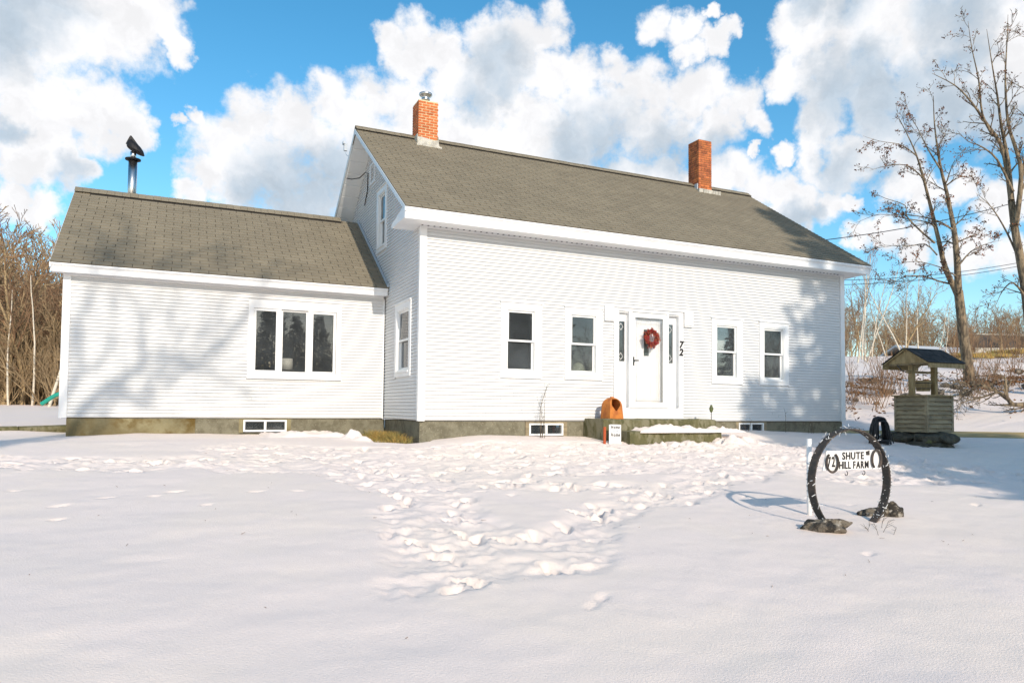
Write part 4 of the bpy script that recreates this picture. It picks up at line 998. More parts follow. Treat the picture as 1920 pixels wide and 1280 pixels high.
m = MB(); m.prism([wp(g0, r1-.09, zE), wp(am, r1-.09, zA-.02), wp(g1, r1-.09, zE)], e2*.03); m.build('gable_panel', WOODL, well)
obox(MB(), g0+.05, g1-.05, r0+.11, r0+.13, zE-.035, zE-.001).build('tie_board', WOOD, well)
for sgn, ga in ((1, g0), (-1, g1)):
    m = MB(); m.prism([wp(ga-sgn*.04, r0, zE-.02), wp(am, r0, zA+.03), wp(am, r0, zA-.005), wp(ga-sgn*.03, r0, zE-.05)], e2*(r1-r0)); m.build('roof_slope', WOODL, well)
    m = MB(); n8 = 6
    for k in range(n8):
        f0, f1 = k/n8, (k+1)/n8+.03
        q = lambda f, o: (ga-sgn*.055+(am-ga+sgn*.055)*f, zE-.012+(zA+.046-zE)*f+o)
        for j in range(7):
            b0 = r0-.02+(r1-r0+.04)*j/7; b1 = b0+(r1-r0+.04)/7-.008; f1_ = min(f1, 1.0)
            pts = [wp(q(f0, .004)[0], b0, q(f0, .004)[1]), wp(q(f1_, .004)[0], b0, q(f1_, .004)[1]), wp(q(f1_, .010)[0], b0, q(f1_, .010)[1]), wp(q(f0, .022)[0], b0, q(f0, .022)[1])]
            m.prism(pts, e2*(b1-b0))
    m.build('shingle_courses', mat('dark_well_shingle', (.045, .043, .042), .9, (.025, .025, .026), 6, bump=(60, .5, .01), island=.25), well)['kind'] = 'stuff'
    obox(MB(), *(sorted((ga-sgn*.045, ga-sgn*.02))), r0+.01, r1-.01, zE-.12, zE-.022).build('eave_board', WOODL, well)
MB().tube([wp(am, -.12, 1.16), wp(am, A_+.05, 1.16)], .028, 8).build('windlass', WOODL, well)
MB().tube([wp(am, -.12, 1.16), wp(am+.10, -.14, 1.19), wp(am+.22, -.15, 1.33)], .014, 6).build('crank', IRON, well)
bkt = wp(am, A_*.5, .72)
bu = thing('well_bucket', 'round wooden bucket hanging from the well windlass', 'bucket', tuple(bkt))
MB().lathe([(.145, 0), (.175, .25), (.165, .25), (.135, .02)], bkt, 18).build('staves', WOODL, bu)
for z in (.05, .18): MB().lathe([(.146+.12*z+.006, z), (.146+.12*z+.008, z+.02)], bkt, 18).build('band', IRON, bu)
MB().tube([bkt+np.array([0, 0, .25]), bkt+np.array([0, 0, .45])], .006, 5).build('rope', mat('rope', (.25, .18, .1), .9), bu)
cc = wp(.5, .5, 0); gz = HD(cc[0], cc[1])
base = thing('stone_platform', 'low base of flat dark stones under the wishing well', 'stone base', (cc[0], cc[1], gz-.1))
zc = WB-.15
for i, (a, b, sx_, sy_, sz_) in enumerate([(.05, .05, .42, .34, .17), (.55, .0, .40, .36, .17), (.2, .6, .40, .40, .17), (-.05, .35, .36, .36, .17), (.75, .45, .40, .40, .17), (.45, .4, .5, .45, .17), (.95, .1, .36, .34, .16)]):
    p = wp(a, b, zc-.01*(i % 3)); rock('flat_stone', p, (sx_, sy_, sz_), 30+i, ROCKD, None, .25, rotz=i*1.3, parent=base)
for i, (a, b, sx_, sy_, sz_) in enumerate([(.1, -.06, .42, .34, .12), (-.10, .2, .36, .34, .12), (.6, -.05, .4, .34, .12)]):
    p = wp(a, b, zc-.16); rock('flat_stone', p, (sx_, sy_, sz_), 50+i, ROCKD, None, .3, rotz=i*1.9+.4, parent=base)
# coil of black hose on a stake
hc = at(1650, 812, 16.2); hz = HD(hc[0], hc[1])
ho = thing('hose_coil', 'black garden hose hung in loops on a stake beside the well', 'hose', (hc[0], hc[1], hz)); rr = np.random.default_rng(8); m = MB()
rt_h = np.array([RT[0], RT[1], 0.]); fw_h = np.array([FW[0], FW[1], 0.])
for i in range(17):
    w2 = rr.uniform(.10, .21); ht = rr.uniform(.50, .60); lo = rr.uniform(-.03, .10); of = rr.normal(0, .05)
    pts = []
    for t in np.linspace(-1, 1, 15):
        x = w2*math.copysign(abs(t)**.55, t)*1.1; z = lo+(ht-lo)*(1-abs(t)**2.6)
        pts.append(hc*np.array([1, 1, 0])+rt_h*(x+rr.normal(0, .005)-.02)+fw_h*(of+.05*t)+UZ*(hz+.0+z))
    m.tube(pts, .017, 6)
for i in range(4):
    rr2 = rr.uniform(.14, .22); m.tube([hc*np.array([1, 1, 0])+rt_h*rr2*math.cos(a)+fw_h*rr2*math.sin(a)*1.2+UZ*(hz+.03+.02*i) for a in np.linspace(0, 6.28, 20, endpoint=False)], .017, 6, closed=True)
m.tube([hc*np.array([1, 1, 0])+rt_h*x+UZ*(hz+z) for x, z in ((.1, .5), (.2, .36), (.27, .18), (.30, .02))], .012, 6)
m.build('loops', RUBBER, ho, True); MB().tube([hc*np.array([1, 1, 0])-rt_h*.04+UZ*(hz-.2), hc*np.array([1, 1, 0])-rt_h*.04+UZ*(hz+.62)], .02, 6).build('stake', BLACKM, ho)

# timber edging and slide at the left
te = MB(); te.tube([(-9.6, 2.75, -.32), (-7.9, 3.55, -.31), (-6.95, 4.05, -.305)], [.085, .09, .09], 8); tag(te.build('edging_timber', GRANITE), 'mossy timber edging left of the wing, longer piece', 'timber', 'mossy edging timbers')
te = MB(); te.tube([(-6.93, 4.07, -.305), (-6.1, 4.6, -.29)], [.085, .09], 8); tag(te.build('edging_timber', GRANITE), 'mossy timber edging butting against the wing corner', 'timber', 'mossy edging timbers')
m = MB(); sp_ = [at(u, v, 24) for u, v in ((78, 757), (86, 752), (95, 746), (103, 741), (112, 738), (124, 733), (140, 715))]
m.tube(sp_, .07, 8); sld = m.build('slide_chute', mat('green_plastic', (.02, .30, .22), .4)); sth = thing('garden_slide', 'green plastic playground slide behind the wing at the left', 'slide', tuple(sp_[0])); adopt(sld, sth)
MB().tube([sp_[-1], sp_[-1]*np.array([1, 1, 0])+UZ*H(*sp_[-1][:2])], .05, 6).build('ladder_post', MATS['green_plastic'], sth)

# neighbours' buildings up the hill
def far_shed(name, label, u0, u1, v_eave, v_top, dep, deprun, m_roof, m_wall, hwall):
    a, b = at(u0, v_eave, dep), at(u1, v_eave, dep*1.03); d = (b-a)*np.array([1, 1, 0]); L = np.linalg.norm(d); d /= L; n_ = np.array([-d[1], d[0], 0]); t = thing(name, label, 'building', (*a[:2], H(*a[:2])))
    c = at(u0, v_top, dep+deprun*.5); rise = c[2]-a[2]; zl = min(a[2], b[2])
    m = MB(); m.prism([a+n_*.4-UZ*hwall*0-UZ*hwall, b+n_*.4-UZ*hwall, b+n_*.4, a+n_*.4], n_*(deprun-.8)); m.build('wall', m_wall, t)
    m = MB(); m.prism([a, a+n_*deprun*.5+UZ*rise, a+n_*deprun, a+n_*deprun-UZ*.15, a+n_*deprun*.5+UZ*(rise-.15), a-UZ*.15], d*L); m.build('roof', m_roof, t)
    return t, a, b, d, n_
far_shed('low_shed', 'low grey metal roofed shed on the far snowy slope', 1716, 1838, 664, 647, 56, 4, mat('pale_metal_roof', (.50, .52, .54), .5), WOOD, 2.0)
t, a, b, d, n_ = far_shed('dark_cabin', 'dark brown house with pale eaves among trees at far right', 1828, 1960, 652, 624, 66, 4, mat('dark_roof', (.09, .07, .055), .8), mat('dark_wall', (.07, .045, .035), .9), 2.6)
m = MB(); m.prism([a-n_*.06, b-n_*.06, b-n_*.06-UZ*.45, a-n_*.06-UZ*.45], n_*.05); m.build('eave_board', mat('pale_eave', (.48, .45, .38), .7), t)
m = MB(); m.prism([a+n_*1.9+UZ*1.05, b+n_*1.9+UZ*1.05, b+n_*1.9+UZ*1.5, a+n_*1.9+UZ*1.5], n_*.05); m.build('ridge_board', MATS['pale_eave'], t)
# service wires from the right gable
for i, (p0, pm, p1) in enumerate([((L_M+.3, 4.2, 5.2), at(1700, 400, 22), at(2000, 352, 27)), ((L_M+.3, 4.0, 4.2), at(1700, 513, 21), at(2000, 476, 27)), ((L_M+.3, 4.1, 4.05), at(1700, 517, 21.5), at(2000, 482, 27.5))]):
    p0 = np.array(p0); pts = [p0+(p1-p0)*f-UZ*(.35*math.sin(math.pi*f)) for f in np.linspace(0, 1.6, 22)]
    tag(MB().tube(pts, .014 if i == 0 else .010, 5).build('power_line', BLACKM), ['thick upper service cable running right from the roof edge', 'thinner service wire below the thick cable, upper of two', 'lowest thin service wire running right from the house'][i], 'wire', 'service wires')
# ------------------------------------------------------------------ trees
def nrm(v): return v/(np.linalg.norm(v)+1e-9)
def branch(P, R, p, d, L, r, lvl, cfg, tips):
    """cfg: kids per level, spread, up pull, wobble, sides"""
    n = max(3, min(8, int(L/cfg['seg'])+2)); pts = [p]; d = nrm(d); dd = [d]
    for i in range(n):
        d = nrm(d + R.normal(0, cfg['wob'], 3) + np.array([0, 0, cfg['up'][min(lvl, len(cfg['up'])-1)]])); p = p+d*L/n; pts.append(p); dd.append(d)
    te = cfg.get('taper', .35); rads = [max(r*(1-(1-te)*i/n), cfg['rmin']) for i in range(n+1)]
    P[0 if lvl < cfg['trunk_levels'] else 1].tube(pts, rads, cfg['sides'][min(lvl, len(cfg['sides'])-1)], cap=False)
    if lvl >= cfg['levels']:
        tips.append((pts[-1], d)); tips.append((pts[len(pts)//2], dd[len(pts)//2])); return
    k = cfg['kids'][lvl]; t0 = cfg['start'][min(lvl, len(cfg['start'])-1)]
    for i in range(k):
        t = t0+(1-t0)*(i+R.random())/k; x = t*n; j = min(int(x), n-1); q = pts[j]+(pts[j+1]-pts[j])*(x-j); dj = dd[j+1]
        ax = nrm(np.cross(dj, R.normal(0, 1, 3))); sp = cfg['spread']*R.uniform(.6, 1.3)
        cdir = dj*math.cos(sp)+ax*math.sin(sp)
        branch(P, R, q, cdir, L*(cfg['ratio'][min(lvl, len(cfg['ratio'])-1)] if isinstance(cfg['ratio'], list) else cfg['ratio'])*R.uniform(.6, 1.15)*(1.15-.55*t), rads[j]*cfg['rr'], lvl+1, cfg, tips)
def leaves(tips, R, per, size, prob, m_):
    m = MB()
    for p, d in tips:
        if R.random() > prob: continue
        for _ in range(per):
            q = p+R.normal(0, .05, 3); a = nrm(R.normal(0, 1, 3)); b = nrm(np.cross(a, R.normal(0, 1, 3))); s = size*R.uniform(.6, 1.2); a = a*s; b = b*s*.55
            m.poly([q-a*.5, q+b*.5, q+a*.6, q-b*.5])
    return m
PH = {}; HT = {}
def tree_proto(name, seed, h, r, cfg, m_trunk, m_twig, stems=1, lean=.08, leaf=None):
    R = np.random.default_rng(seed); P = (MB(), MB()); tips = []
    for s in range(stems):
        d = np.array([R.normal(0, lean), R.normal(0, lean), 1.0]); p = np.array([R.normal(0, .12*(stems > 1)), R.normal(0, .12*(stems > 1)), -.25])
        branch(P, R, p, d, h*R.uniform(.8, 1.05) if stems > 1 else h, r*(1 if stems == 1 else R.uniform(.6, 1)), 0, cfg, tips)
    PH[name+str(seed)] = max(max(v[2] for v in q.v) for q in P if q.v)
    t = thing(name, 'x', 'tree'); HT[t.name] = PH[name+str(seed)]; P[0].build('trunk', m_trunk, t, True)
    if P[1].v: P[1].build('crown', m_twig, t)
    if leaf:
        lm = leaves(tips, R, *leaf, LEAF)
        if lm.v: lm.build('leaves', LEAF, t)['kind'] = 'stuff'
    return t
C_WOOD = dict(levels=3, kids=[11, 6, 4], start=[.22, .15, .15], spread=.75, up=[.03, .06, .05], wob=.09, seg=.8, ratio=.52, rr=.5, rmin=.015, sides=[7, 4, 3, 3], trunk_levels=1)
C_BIRCH = dict(levels=2, kids=[12, 5], start=[.45, .2], spread=.6, up=[.02, .1], wob=.05, seg=.9, ratio=.28, rr=.4, rmin=.008, sides=[7, 4, 3], trunk_levels=1, taper=.3)
C_BRUSH = dict(levels=2, kids=[7, 4], start=[.2, .2], spread=.55, up=[.05, .06], wob=.12, seg=.35, ratio=.5, rr=.6, rmin=.005, sides=[5, 3, 3], trunk_levels=1)
C_BIG = dict(levels=4, kids=[8, 7, 5, 3], start=[.6, .2, .2, .2], spread=.6, up=[.0, .07, .05, .03], wob=.10, seg=1.2, ratio=[1.25, .5, .5, .5], rr=.40, rmin=.012, sides=[8, 6, 4, 3, 3], trunk_levels=2)
used = set()
def plant(proto, x, y, ht, rz, label, group=None, cat='tree', tilt=(0, 0)):
    sc = ht/HT[proto.name]
    o = proto if proto.name not in used else copy_tree(proto)
    used.add(proto.name); used.add(o.name)
    o.location = (x, y, HD(x, y)-.02); o.rotation_euler = (tilt[0], tilt[1], rz); o.scale = (sc, sc, sc); o['label'] = label; o['category'] = cat
    if group: o['group'] = group
    elif 'group' in o.keys(): del o['group']
    return o
RNG = np.random.default_rng(77)
woods = [tree_proto('bare_tree', 100+i, 8.5, .11, C_WOOD, BARKT, TWIGT if i % 2 else TWIG, leaf=(1, .07, .15) if i == 2 else None) for i in range(4)]
shr = [tree_proto('bare_shrub', 200+i, 2.2, .022, C_BRUSH, TWIGT, TWIGT, stems=9, lean=.35) for i in range(3)]
C_THIN = dict(C_BRUSH, kids=[3, 2], wob=.07, up=[.02, .05])
thin = [tree_proto('bare_shrub', 250+i, 2.2, .02, C_THIN, TWIG, TWIG, stems=7, lean=.28) for i in range(2)]
bir = [tree_proto('birch_tree', 300+i, 8.5, .075, C_BIRCH, BIRCH, TWIG, lean=.1) for i in range(2)]
def azd(az, d): return CAM[0]+d*math.sin(rad(az)), CAM[1]+d*math.cos(rad(az))
# thicket at the left, behind the yard
for i in range(84):
    d = RNG.uniform(34, 52); az = RNG.uniform(-15.5, -5.0) if i > 8 else -11.2+i*.72
    x, y = azd(az, d); plant(woods[i % 4], x, y, d*.232*RNG.uniform(.72, 1.03)*(1.0 if az < -8.6 else .8), RNG.uniform(0, 6.28), 'bare tan tree in the dense thicket left of the wing', 'thicket trees left of the wing', tilt=(RNG.normal(0, .06), RNG.normal(0, .06)))
for i in range(70):
    d = RNG.uniform(32, 50); x, y = azd(RNG.uniform(-15, -5), d); plant(shr[i % 3], x, y, RNG.uniform(2.5, 4.8), RNG.uniform(0, 6.28), 'leafless tan bush in the thicket left of the wing', 'bushes in the left thicket', 'bush')
for i, (az, d, s, tl) in enumerate(((-8.6, 33, 5.5, .10), (-7.75, 31, 6.6, -.05), (-9.9, 33, 5.0, .02))):
    x, y = azd(az, d); plant(bir[i % 2], x, y, s, i*2., ['leaning white birch stem in the left thicket', 'stout pale trunk beside the wing corner in the thicket', 'slim white birch at the left picture edge'][i], tilt=(0, tl))
# woods on the hill at the right
for i in range(210):
    d = RNG.uniform(68, 100); x, y = azd(RNG.uniform(44, 66) if i < 160 else RNG.uniform(66, 78), d); plant(woods[i % 4], x, y, (.125*d-4.0)*RNG.uniform(.75, 1.1), RNG.uniform(0, 6.28), 'brown leafless tree in the woods on the right hill', 'woods on the right hill')
for i in range(18):
    d = RNG.uniform(52, 64); x, y = azd(RNG.uniform(46.5, 53.5), d); plant(woods[i % 4], x, y, RNG.uniform(3.2, 5.5), RNG.uniform(0, 6.28), 'slender bare tree at the edge of the snowy hill', 'slender trees at the edge of the hill')
for i, (u, dep, s, tl, rz) in enumerate(((1608, 40, 6.0, .0, 1), (1616, 43, 6.2, -.10, 2), (1622, 40, 6.6, -.02, 3), (1625, 39.7, 5.4, .09, .5), (1635, 45, 5.4, .02, 2.4), (1694, 46, 6.4, -.16, 4), (1698, 47, 5.6, -.12, 1.2), (1662, 48, 4.8, -.1, 5), (1723, 50, 6.2, .0, 3.3), (1760, 52, 4.2, .05, 2), (1772, 55, 4.6, -.03, 1))):
    p = at(u, 700, dep); th = math.atan2(RT[1], RT[0])
    o = plant(bir[i % 2], p[0], p[1], s, 0, ['pale trunk against the right corner of the house', 'thin white birch leaning left near the house corner', 'crooked white birch near the house corner', 'white birch leaning right, forked from the same clump', 'straight pale birch behind the clump', 'longest white birch leaning left above the well roof', 'thinner white birch parallel to the longest one', 'low white birch between the clump and the well', 'straight birch right of the well roof', 'short birch behind the big oak, nearer the well', 'short birch behind the big oak, nearer the trunk'][i])
    o.rotation_euler = (Matrix.Rotation(th, 3, 'Z') @ Matrix.Rotation(tl, 3, 'Y') @ Matrix.Rotation(rz, 3, 'Z')).to_euler()
# brush and stones of the old wall line
for i in range(26):
    u = RNG.uniform(1586, 1712) if i < 14 else RNG.uniform(1800, 1960); dep = RNG.uniform(23.5, 27); p = at(u, 740, dep)
    plant(thin[i % 2], p[0], p[1], RNG.uniform(1.0, 1.9) if i < 14 else RNG.uniform(.7, 1.3), RNG.uniform(0, 6.28), 'bare brush stems by the stone wall right of the house' if i < 14 else 'low bare brush beyond the well, right of the oak', 'brush by the stone wall' if i < 14 else 'brush right of the oak', 'bush')
for i in range(14):
    u = RNG.uniform(1780, 1960); dep = RNG.uniform(28, 40); p = at(u, 700, dep); plant(thin[i % 2], p[0], p[1], RNG.uniform(1.2, 2.6), RNG.uniform(0, 6.28), 'thin saplings on the slope around the oak', 'saplings around the oak', 'bush')
for i in range(26):
    u = 1590+i*14+RNG.uniform(-5, 5); dep = RNG.uniform(24.5, 29); p = at(u, 740, dep); s = RNG.uniform(.10, .30)
    rock('wall_stone', (p[0], p[1], HD(p[0], p[1])+.02), (s, s*.8, s*.55), 70+i, ROCK, 'rough fieldstone in the tumbled wall line right of the house', .3, 'stone', 'stones of the tumbled wall', rotz=i*1.1, sub=2)
litter = mat('leaf_litter', (.19, .09, .035), .95, (.11, .06, .03), 2, island=.4)
m = MB()
for i in range(4200):
    u = RNG.uniform(1575, 1990); dep = RNG.normal(26.3, 1.6); p = at(u, 740, dep)
    if vnoise(np.array(p[0]*.9), np.array(p[1]*.9), 3) < -.12: continue
    q = np.array([p[0], p[1], HD(p[0], p[1])+.03+abs(RNG.normal(0, .06))]); a = RNG.normal(0, 1, 3)*np.array([1, 1, .35]); b = np.cross(nrm(a), RNG.normal(0, 1, 3)); a = nrm(a)*RNG.uniform(.03, .09); b = nrm(b)*.03
    m.poly([q-a, q+b, q+a, q-b])
tag(m.build('leaf_litter', litter), 'brown leaf litter and dead weeds along the wall line', 'leaf litter', kind='stuff')
m = MB()
for i in range(4200):
    f = RNG.random(); u = 1770+f*150; dep = 35+f*3+RNG.normal(0, .8); p = at(u, 700, dep); q = np.array([p[0], p[1], HD(p[0], p[1])]); h = RNG.uniform(.05, .22); l = RNG.normal(0, .08, 2); w = .02
    k = len(m.v); m.v += [tuple(q-rt_h*w), tuple(q+rt_h*w), (q[0]+l[0], q[1]+l[1], q[2]+h)]; m.f.append((k, k+1, k+2))
tag(m.build('slope_grass', DRYGRASS), 'strip of bare yellow grass on the snowy slope', 'grass', kind='stuff')
# fallen limb right of the well
def limb(px_pts, dep, r0, r1, P, R, cfg, tips, kids=6, jit=.25, klen=(.3, .7), lvl=2):
    pts = []; dj = 0
    for (u, v) in px_pts: dj += R.normal(0, jit); pts.append(at(u, v, dep+dj))
    # resample smoothly
    fine_ = []; N_ = len(pts)
    for i in range(N_-1):
        p0, p1, p2, p3 = pts[max(i-1, 0)], pts[i], pts[i+1], pts[min(i+2, N_-1)]
        for t in (0, .33, .66): fine_.append(.5*((2*p1)+(p2-p0)*t+(2*p0-5*p1+4*p2-p3)*t*t+(3*p1-p0-3*p2+p3)*t**3))
    fine_.append(pts[-1]); n = len(fine_)-1
    rads = [r0+((r1*.45 if kids else r1)-r0)*(i/n)**.8 for i in range(n+1)]
    P[0].tube(fine_, rads, 8 if r0 > .05 else 6, cap=False)
    for k in range(kids):
        j = min(n-1, int(n*(.12+.88*(k+R.random())/kids))); d = nrm(fine_[j+1]-fine_[j]); ax = nrm(np.cross(d, R.normal(0, 1, 3))); sp = R.uniform(.4, 1.0)
        branch(P, R, fine_[j], d*math.cos(sp)+ax*math.sin(sp), R.uniform(*klen), min(rads[j]*.55, .03), lvl, cfg, tips)
    return fine_
C_OAK = dict(levels=4, kids=[0, 0, 4, 3], start=[.2, .2, .2, .15], spread=.65, up=[.02, .02, .06, .06], wob=.16, seg=.35, ratio=.55, rr=.62, rmin=.006, sides=[8, 6, 4, 3, 3], trunk_levels=2)
def traced_tree(name, label, dep, limbs, seed, leaf, base):
    R = np.random.default_rng(seed); P = (MB(), MB()); tips = []
    for px_pts, r0, r1, kids, kl in limbs: limb(px_pts, dep, .52*r0*dep/FPX, .55*r1*dep/FPX, P, R, C_OAK, tips, int(kids*.75), .22 if kids else .0, kl)
    p = at(*base, dep); t = thing(name, label, 'tree', (p[0], p[1], HD(p[0], p[1]))); P[0].build('trunk', BARK, t, True); P[1].build('crown', BARK, t)
    leaves(tips, R, *leaf, LEAF).build('leaves', LEAF, t)['kind'] = 'stuff'
    return t
traced_tree('oak_tree', 'forked bare oak clinging to brown leaves beyond the well', 27, [
    ([(1822, 735), (1817, 700), (1811, 660), (1805, 620), (1801, 580), (1797, 545)], 20, 14, 0, (1, 1)),
    ([(1797, 548), (1795, 500), (1790, 440), (1783, 400), (1775, 360), (1765, 320), (1758, 280), (1752, 230), (1750, 180)], 13, 2, 16, (.5, 1.3)),
    ([(1795, 552), (1772, 500), (1760, 450), (1748, 400), (1738, 360), (1730, 330), (1718, 290), (1700, 250), (1680, 212)], 11, 1.5, 14, (.4, 1.1)),
    ([(1786, 533), (1760, 527), (1735, 519), (1700, 517), (1680, 526), (1645, 523)], 4, 1, 12, (.3, .9)),
    ([(1752, 425), (1740, 417), (1700, 410), (1650, 402), (1600, 420)], 3.5, .8, 10, (.3, .8)),
    ([(1785, 430), (1760, 415), (1720, 405), (1680, 402), (1650, 408)], 4, 1, 10, (.3, .8)),
    ([(1752, 455), (1725, 432), (1700, 405), (1697, 385), (1660, 372), (1640, 362)], 4, .8, 9, (.3, .8)),
    ([(1757, 478), (1735, 458), (1700, 462), (1660, 460), (1640, 463)], 3, .8, 12, (.3, .7)),
    ([(1796, 500), (1820, 472), (1850, 457), (1880, 450)], 3.5, .8, 10, (.3, .8)), ([(1793, 455), (1820, 443), (1840, 432)], 3, .8, 8, (.3, .7)),
    ([(1772, 350), (1800, 332), (1830, 338)], 3.5, .8, 8, (.3, .8)), ([(1718, 292), (1690, 272), (1650, 265), (1618, 255)], 2.5, .7, 8, (.3, .7)),
    ([(1732, 335), (1700, 310), (1660, 312), (1630, 320)], 3, .7, 8, (.3, .7)), ([(1765, 320), (1740, 280), (1720, 240), (1700, 205)], 3.5, .8, 10, (.4, .9)), ([(1797, 520), (1760, 500), (1715, 490), (1680, 497)], 3, .8, 10, (.3, .8))], 5, (2, .085, .55), (1815, 705))
traced_tree('oak_tree', 'taller bare tree with ascending limbs at the right picture edge', 24, [
    ([(1944, 780), (1938, 700), (1925, 560), (1912, 480), (1903, 430), (1896, 375)], 20, 10.5, 0, (1, 1)),
    ([(1897, 385), (1888, 320), (1876, 270), (1850, 232), (1820, 190), (1790, 160), (1748, 138)], 10, 1.5, 16, (.4, 1.1)),
    ([(1897, 375), (1890, 300), (1878, 240), (1870, 180), (1860, 120), (1850, 55)], 9, 1.2, 16, (.4, 1.1)),
    ([(1905, 420), (1915, 330), (1905, 280), (1890, 230), (1885, 150), (1888, 80), (1890, 28)], 10, 1.2, 16, (.4, 1.1)),
    ([(1862, 255), (1842, 215), (1835, 150), (1822, 90), (1815, 40)], 5, 1, 14, (.4, 1.0)),
    ([(1900, 360), (1870, 300), (1840, 275), (1815, 265), (1795, 245)], 5, 1, 10, (.4, .9)),
    ([(1916, 500), (1890, 440), (1860, 390), (1830, 362)], 5, 1, 10, (.4, .9)), ([(1915, 330), (1935, 250), (1945, 150), (1950, 60)], 8, 1.5, 12, (.4, 1.2)), ([(1925, 560), (1900, 530), (1880, 545), (1868, 570)], 5, 1, 8, (.3, .8)), ([(1930, 600), (1960, 520), (1990, 430), (2000, 300)], 9, 2, 10, (.5, 1.2))], 9, (2, .075, .28), (1938, 720))
m = MB(); R3 = np.random.default_rng(15)
for i in range(110):
    x, y = R3.uniform(-6, 8), R3.uniform(-9.5, -1); q = np.array([x, y, HD(x, y)+.004]); a = R3.uniform(0, 6.28); l = R3.uniform(.01, .05); d = np.array([math.cos(a), math.sin(a), R3.uniform(-.1, .35)])
    m.tube([q, q+d*l*.5, q+d*l+R3.normal(0, .004, 3)], [.0025, .002, .001], 3)
tag(m.build('snow_debris', TWIG), 'tiny twig bits scattered on the yard snow', 'debris', kind='stuff')
R_ = np.random.default_rng(44); P_ = (MB(), MB()); tp = []
for px_pts, r0, r1, k in [([(1960, 756), (1930, 757), (1900, 758), (1885, 742), (1865, 732), (1840, 722), (1815, 722), (1785, 738)], 6, 1.2, 16), ([(1888, 748), (1886, 725), (1885, 708)], 4, 3, 2), ([(1840, 722), (1815, 735), (1795, 755)], 2.5, .8, 10), ([(1870, 735), (1840, 745), (1810, 752), (1790, 762)], 2.5, .8, 10), ([(1815, 722), (1800, 715), (1775, 722)], 2, .6, 8)]:
    limb(px_pts, 21.5, r0*21.5/FPX, r1*21.5/FPX, P_, R_, C_OAK, tp, k, .12, (.3, .8))
fb = thing('fallen_limb', 'fallen leafless limb lying on snow right of the well', 'branch', tuple(at(1900, 758, 21.5))); P_[0].build('limb', BARK, fb, True); P_[1].build('twigs', BARK, fb)

# trees outside the picture that throw the shade: a spruce by the drive, tall bare trees behind the camera
def spruce(seed, h, rb):
    R = np.random.default_rng(seed); t = thing('spruce_tree', 'x', 'tree'); MB().tube([(0, 0, -.3), (0, 0, h*.5), (0, 0, h)], [.17, .10, .02], 8).build('trunk', BARK, t, True); m = MB(); z = .7
    while z < h-.1:
        f = 1-z/h; L = rb*(f**.85)+.12; n = int(7+9*f)
        for i in range(n):
            a = R.uniform(0, 6.28); l = L*R.uniform(.7, 1.1); d = np.array([math.cos(a), math.sin(a), R.uniform(-.22, .05)])
            for k in range(int(8+l*10)):
                q = np.array([0, 0, z])+d*l*(.15+.85*R.random()); q[2] -= .10*(np.hypot(q[0], q[1])/max(L, .1))**2*l
                s = nrm(d+R.normal(0, .45, 3))*R.uniform(.18, .42); w = nrm(np.cross(s, R.normal(0, 1, 3)))*R.uniform(.04, .09)
                m.poly([q, q+s*.5+w, q+s, q+s*.5-w])
        z += .17+.10*f
    m.build('crown', NEEDLE, t); return t
sp1 = spruce(1, 12.5, 3.4); sp2 = spruce(2, 8.0, 2.7); HT['spruce_tree'] = 12.5; HT[sp1.name] = 12.5; HT[sp2.name] = 8.0
for o_, x, y, h, rz, lb in ((sp1, 9.9, -24.0, 20.8, 0, 'tallest dark spruce beside the drive, outside the picture to the right'), (sp2, 7.5, -22.0, 13.4, 0, 'shorter spruce left of the tallest one, outside the picture'), (sp1, 11.6, -28.5, 20.0, 2.2, 'spruce just behind the tallest one, outside the picture'), (sp1, 11.4, -21.0, 17.5, 4.0, 'spruce farthest back beside the drive, outside the picture')):
    plant(o_, x, y, h, rz, lb)
big = [tree_proto('bare_tree', 400+i, 9, .22, C_BIG, BARK, BARK) for i in range(2)]
wide_t = tree_proto('bare_tree', 411, 9, .34, dict(C_BIG, spread=.85, kids=[11, 6, 5, 3], rr=.55, ratio=[1.25, .6, .5, .5]), BARK, BARK)

for o_ in list(wide_t.children)+[wide_t]: bpy.data.objects.remove(o_)
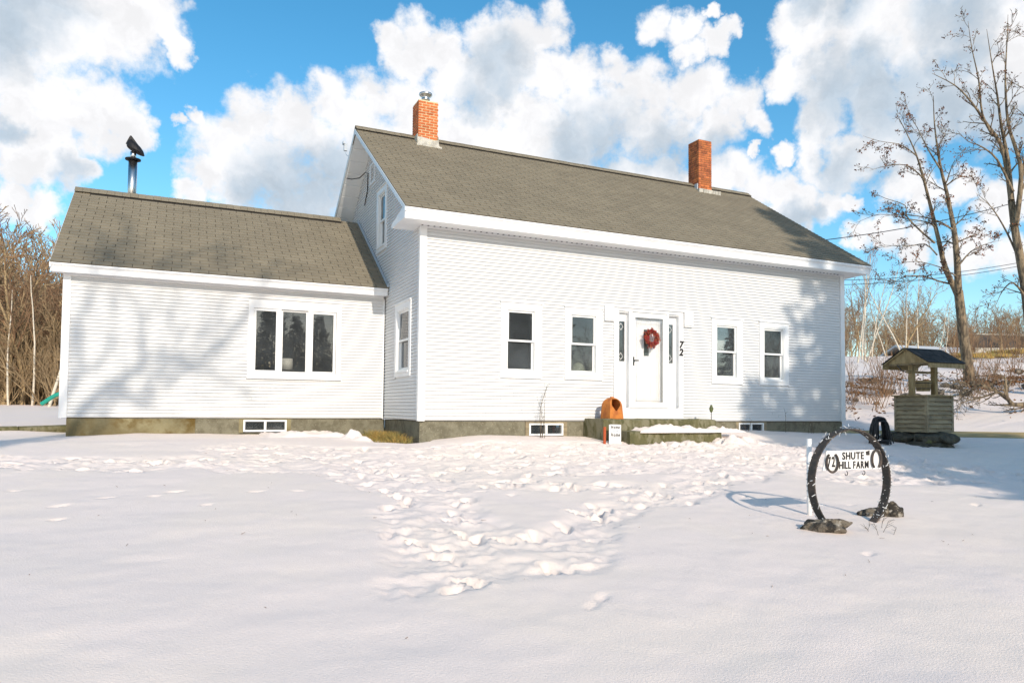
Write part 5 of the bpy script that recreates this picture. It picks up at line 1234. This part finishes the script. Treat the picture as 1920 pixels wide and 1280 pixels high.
# maple across the road whose limbs dapple the wing
R5 = np.random.default_rng(21); P5 = (MB(), MB()); tp5 = []; BK = 26.5
def dapple(u, v):
    d = FW+RT*(u-960)/FPX-UP*(v-708.5)/FPX; w = CAM+d*((S_W-CAM[1])/d[1]); return w-SUN*BK
fork = np.array([-9.2, -24.3, 9.0]); P5[0].tube([(-9.8, -24, H(-9.8, -24)-.3), (-9.6, -24.2, 3.0), (-9.4, -24.2, 6.5), tuple(fork)], [.36, .30, .26, .22], 10)
for px_pts, r0, r1 in (([(150, 790), (210, 750), (255, 722), (310, 714), (365, 680), (420, 630), (470, 560), (500, 500)], .13, .05), ([(150, 775), (175, 722), (230, 690), (300, 660), (345, 640), (400, 590), (440, 530)], .11, .04), ([(120, 740), (148, 680), (150, 610), (165, 560), (200, 500), (230, 420)], .12, .05), ([(175, 722), (205, 660), (205, 600), (215, 560), (240, 500)], .08, .03), ([(240, 700), (262, 650), (275, 600), (285, 555), (310, 490), (330, 440)], .09, .03), ([(310, 714), (345, 700), (400, 705), (440, 690)], .07, .02), ([(365, 680), (372, 630), (385, 590), (380, 540)], .07, .02), ([(150, 790), (190, 775), (250, 772), (300, 780)], .07, .02)):
    pts = [dapple(*q)+np.array([0, R5.normal(0, .5), 0]) for q in px_pts]
    if r0 > .085: pts = [fork, fork*.5+pts[0]*.5+np.array([0, 0, -.3])]+pts
    n = len(pts)-1; rads = [r0*1.0+(r1*.85-r0*1.0)*i/n for i in range(n+1)]; P5[0].tube(pts, rads, 7, cap=False)
    for k in range(4):
        j = min(n-1, int(n*(.3+.7*(k+R5.random())/4))); d = nrm(pts[j+1]-pts[j]); ax = nrm(np.cross(d, R5.normal(0, 1, 3))); sp = R5.uniform(.4, .9)
        branch(P5, R5, pts[j]+(pts[j+1]-pts[j])*R5.random(), d*math.cos(sp)+ax*math.sin(sp), R5.uniform(1.0, 2.2), rads[j]*.5, 2, dict(C_OAK, rmin=.012), tp5)
mp = thing('bare_tree', 'wide bare maple across the road, behind the photographer to the left', 'tree', (-9.8, -24, H(-9.8, -24))); P5[0].build('trunk', BARK, mp, True); P5[1].build('crown', BARK, mp)
for i, (x, y, s, rz) in enumerate(((6.5, -44, 23, 2.0), (-16, -48, 22, 4.0), (15, -46, 21, 5.1), (22, -50, 23, 1.0))):
    plant(big[i % 2], x, y, s, rz, 'tall bare tree across the road, behind the photographer', 'tall trees across the road')
for i in range(30):  # unseen tree row, added for the tone it gives window reflections
    plant((woods+woods+[sp2])[i % 9], -34+i*3.6+RNG.uniform(-1, 1), -52+RNG.uniform(-6, 5), RNG.uniform(9, 13), RNG.uniform(0, 6.28), 'tree in the woods across the road, added unseen for the window reflections', 'woods across the road')
for i in range(5):  # unseen evergreens added where the wing panes mirror, to darken them
    plant(sp1, 1.0+i*2.3, -49+RNG.uniform(-2, 2), RNG.uniform(10, 12.5), i*1.1, 'dark evergreen added unseen behind the camera to darken the wing window reflections', 'evergreens added to darken window reflections')
for i in range(9):  # evergreens put in behind the thicket so its gaps read dark
    x, y = azd(-14.5+i*1.15, 58); plant((sp1, sp2)[i % 2], x, y, RNG.uniform(6, 8.5), i*1.3, 'dark evergreen added behind the left thicket to darken its gaps', 'evergreens added to darken the thicket')
for o in list(bpy.data.objects):
    if o.get('label') == 'x': o['label'] = 'bare tree standing at the edge of the yard'
for me in bpy.data.meshes:
    if len(me.materials) == 0: me.materials.append(TRIM)
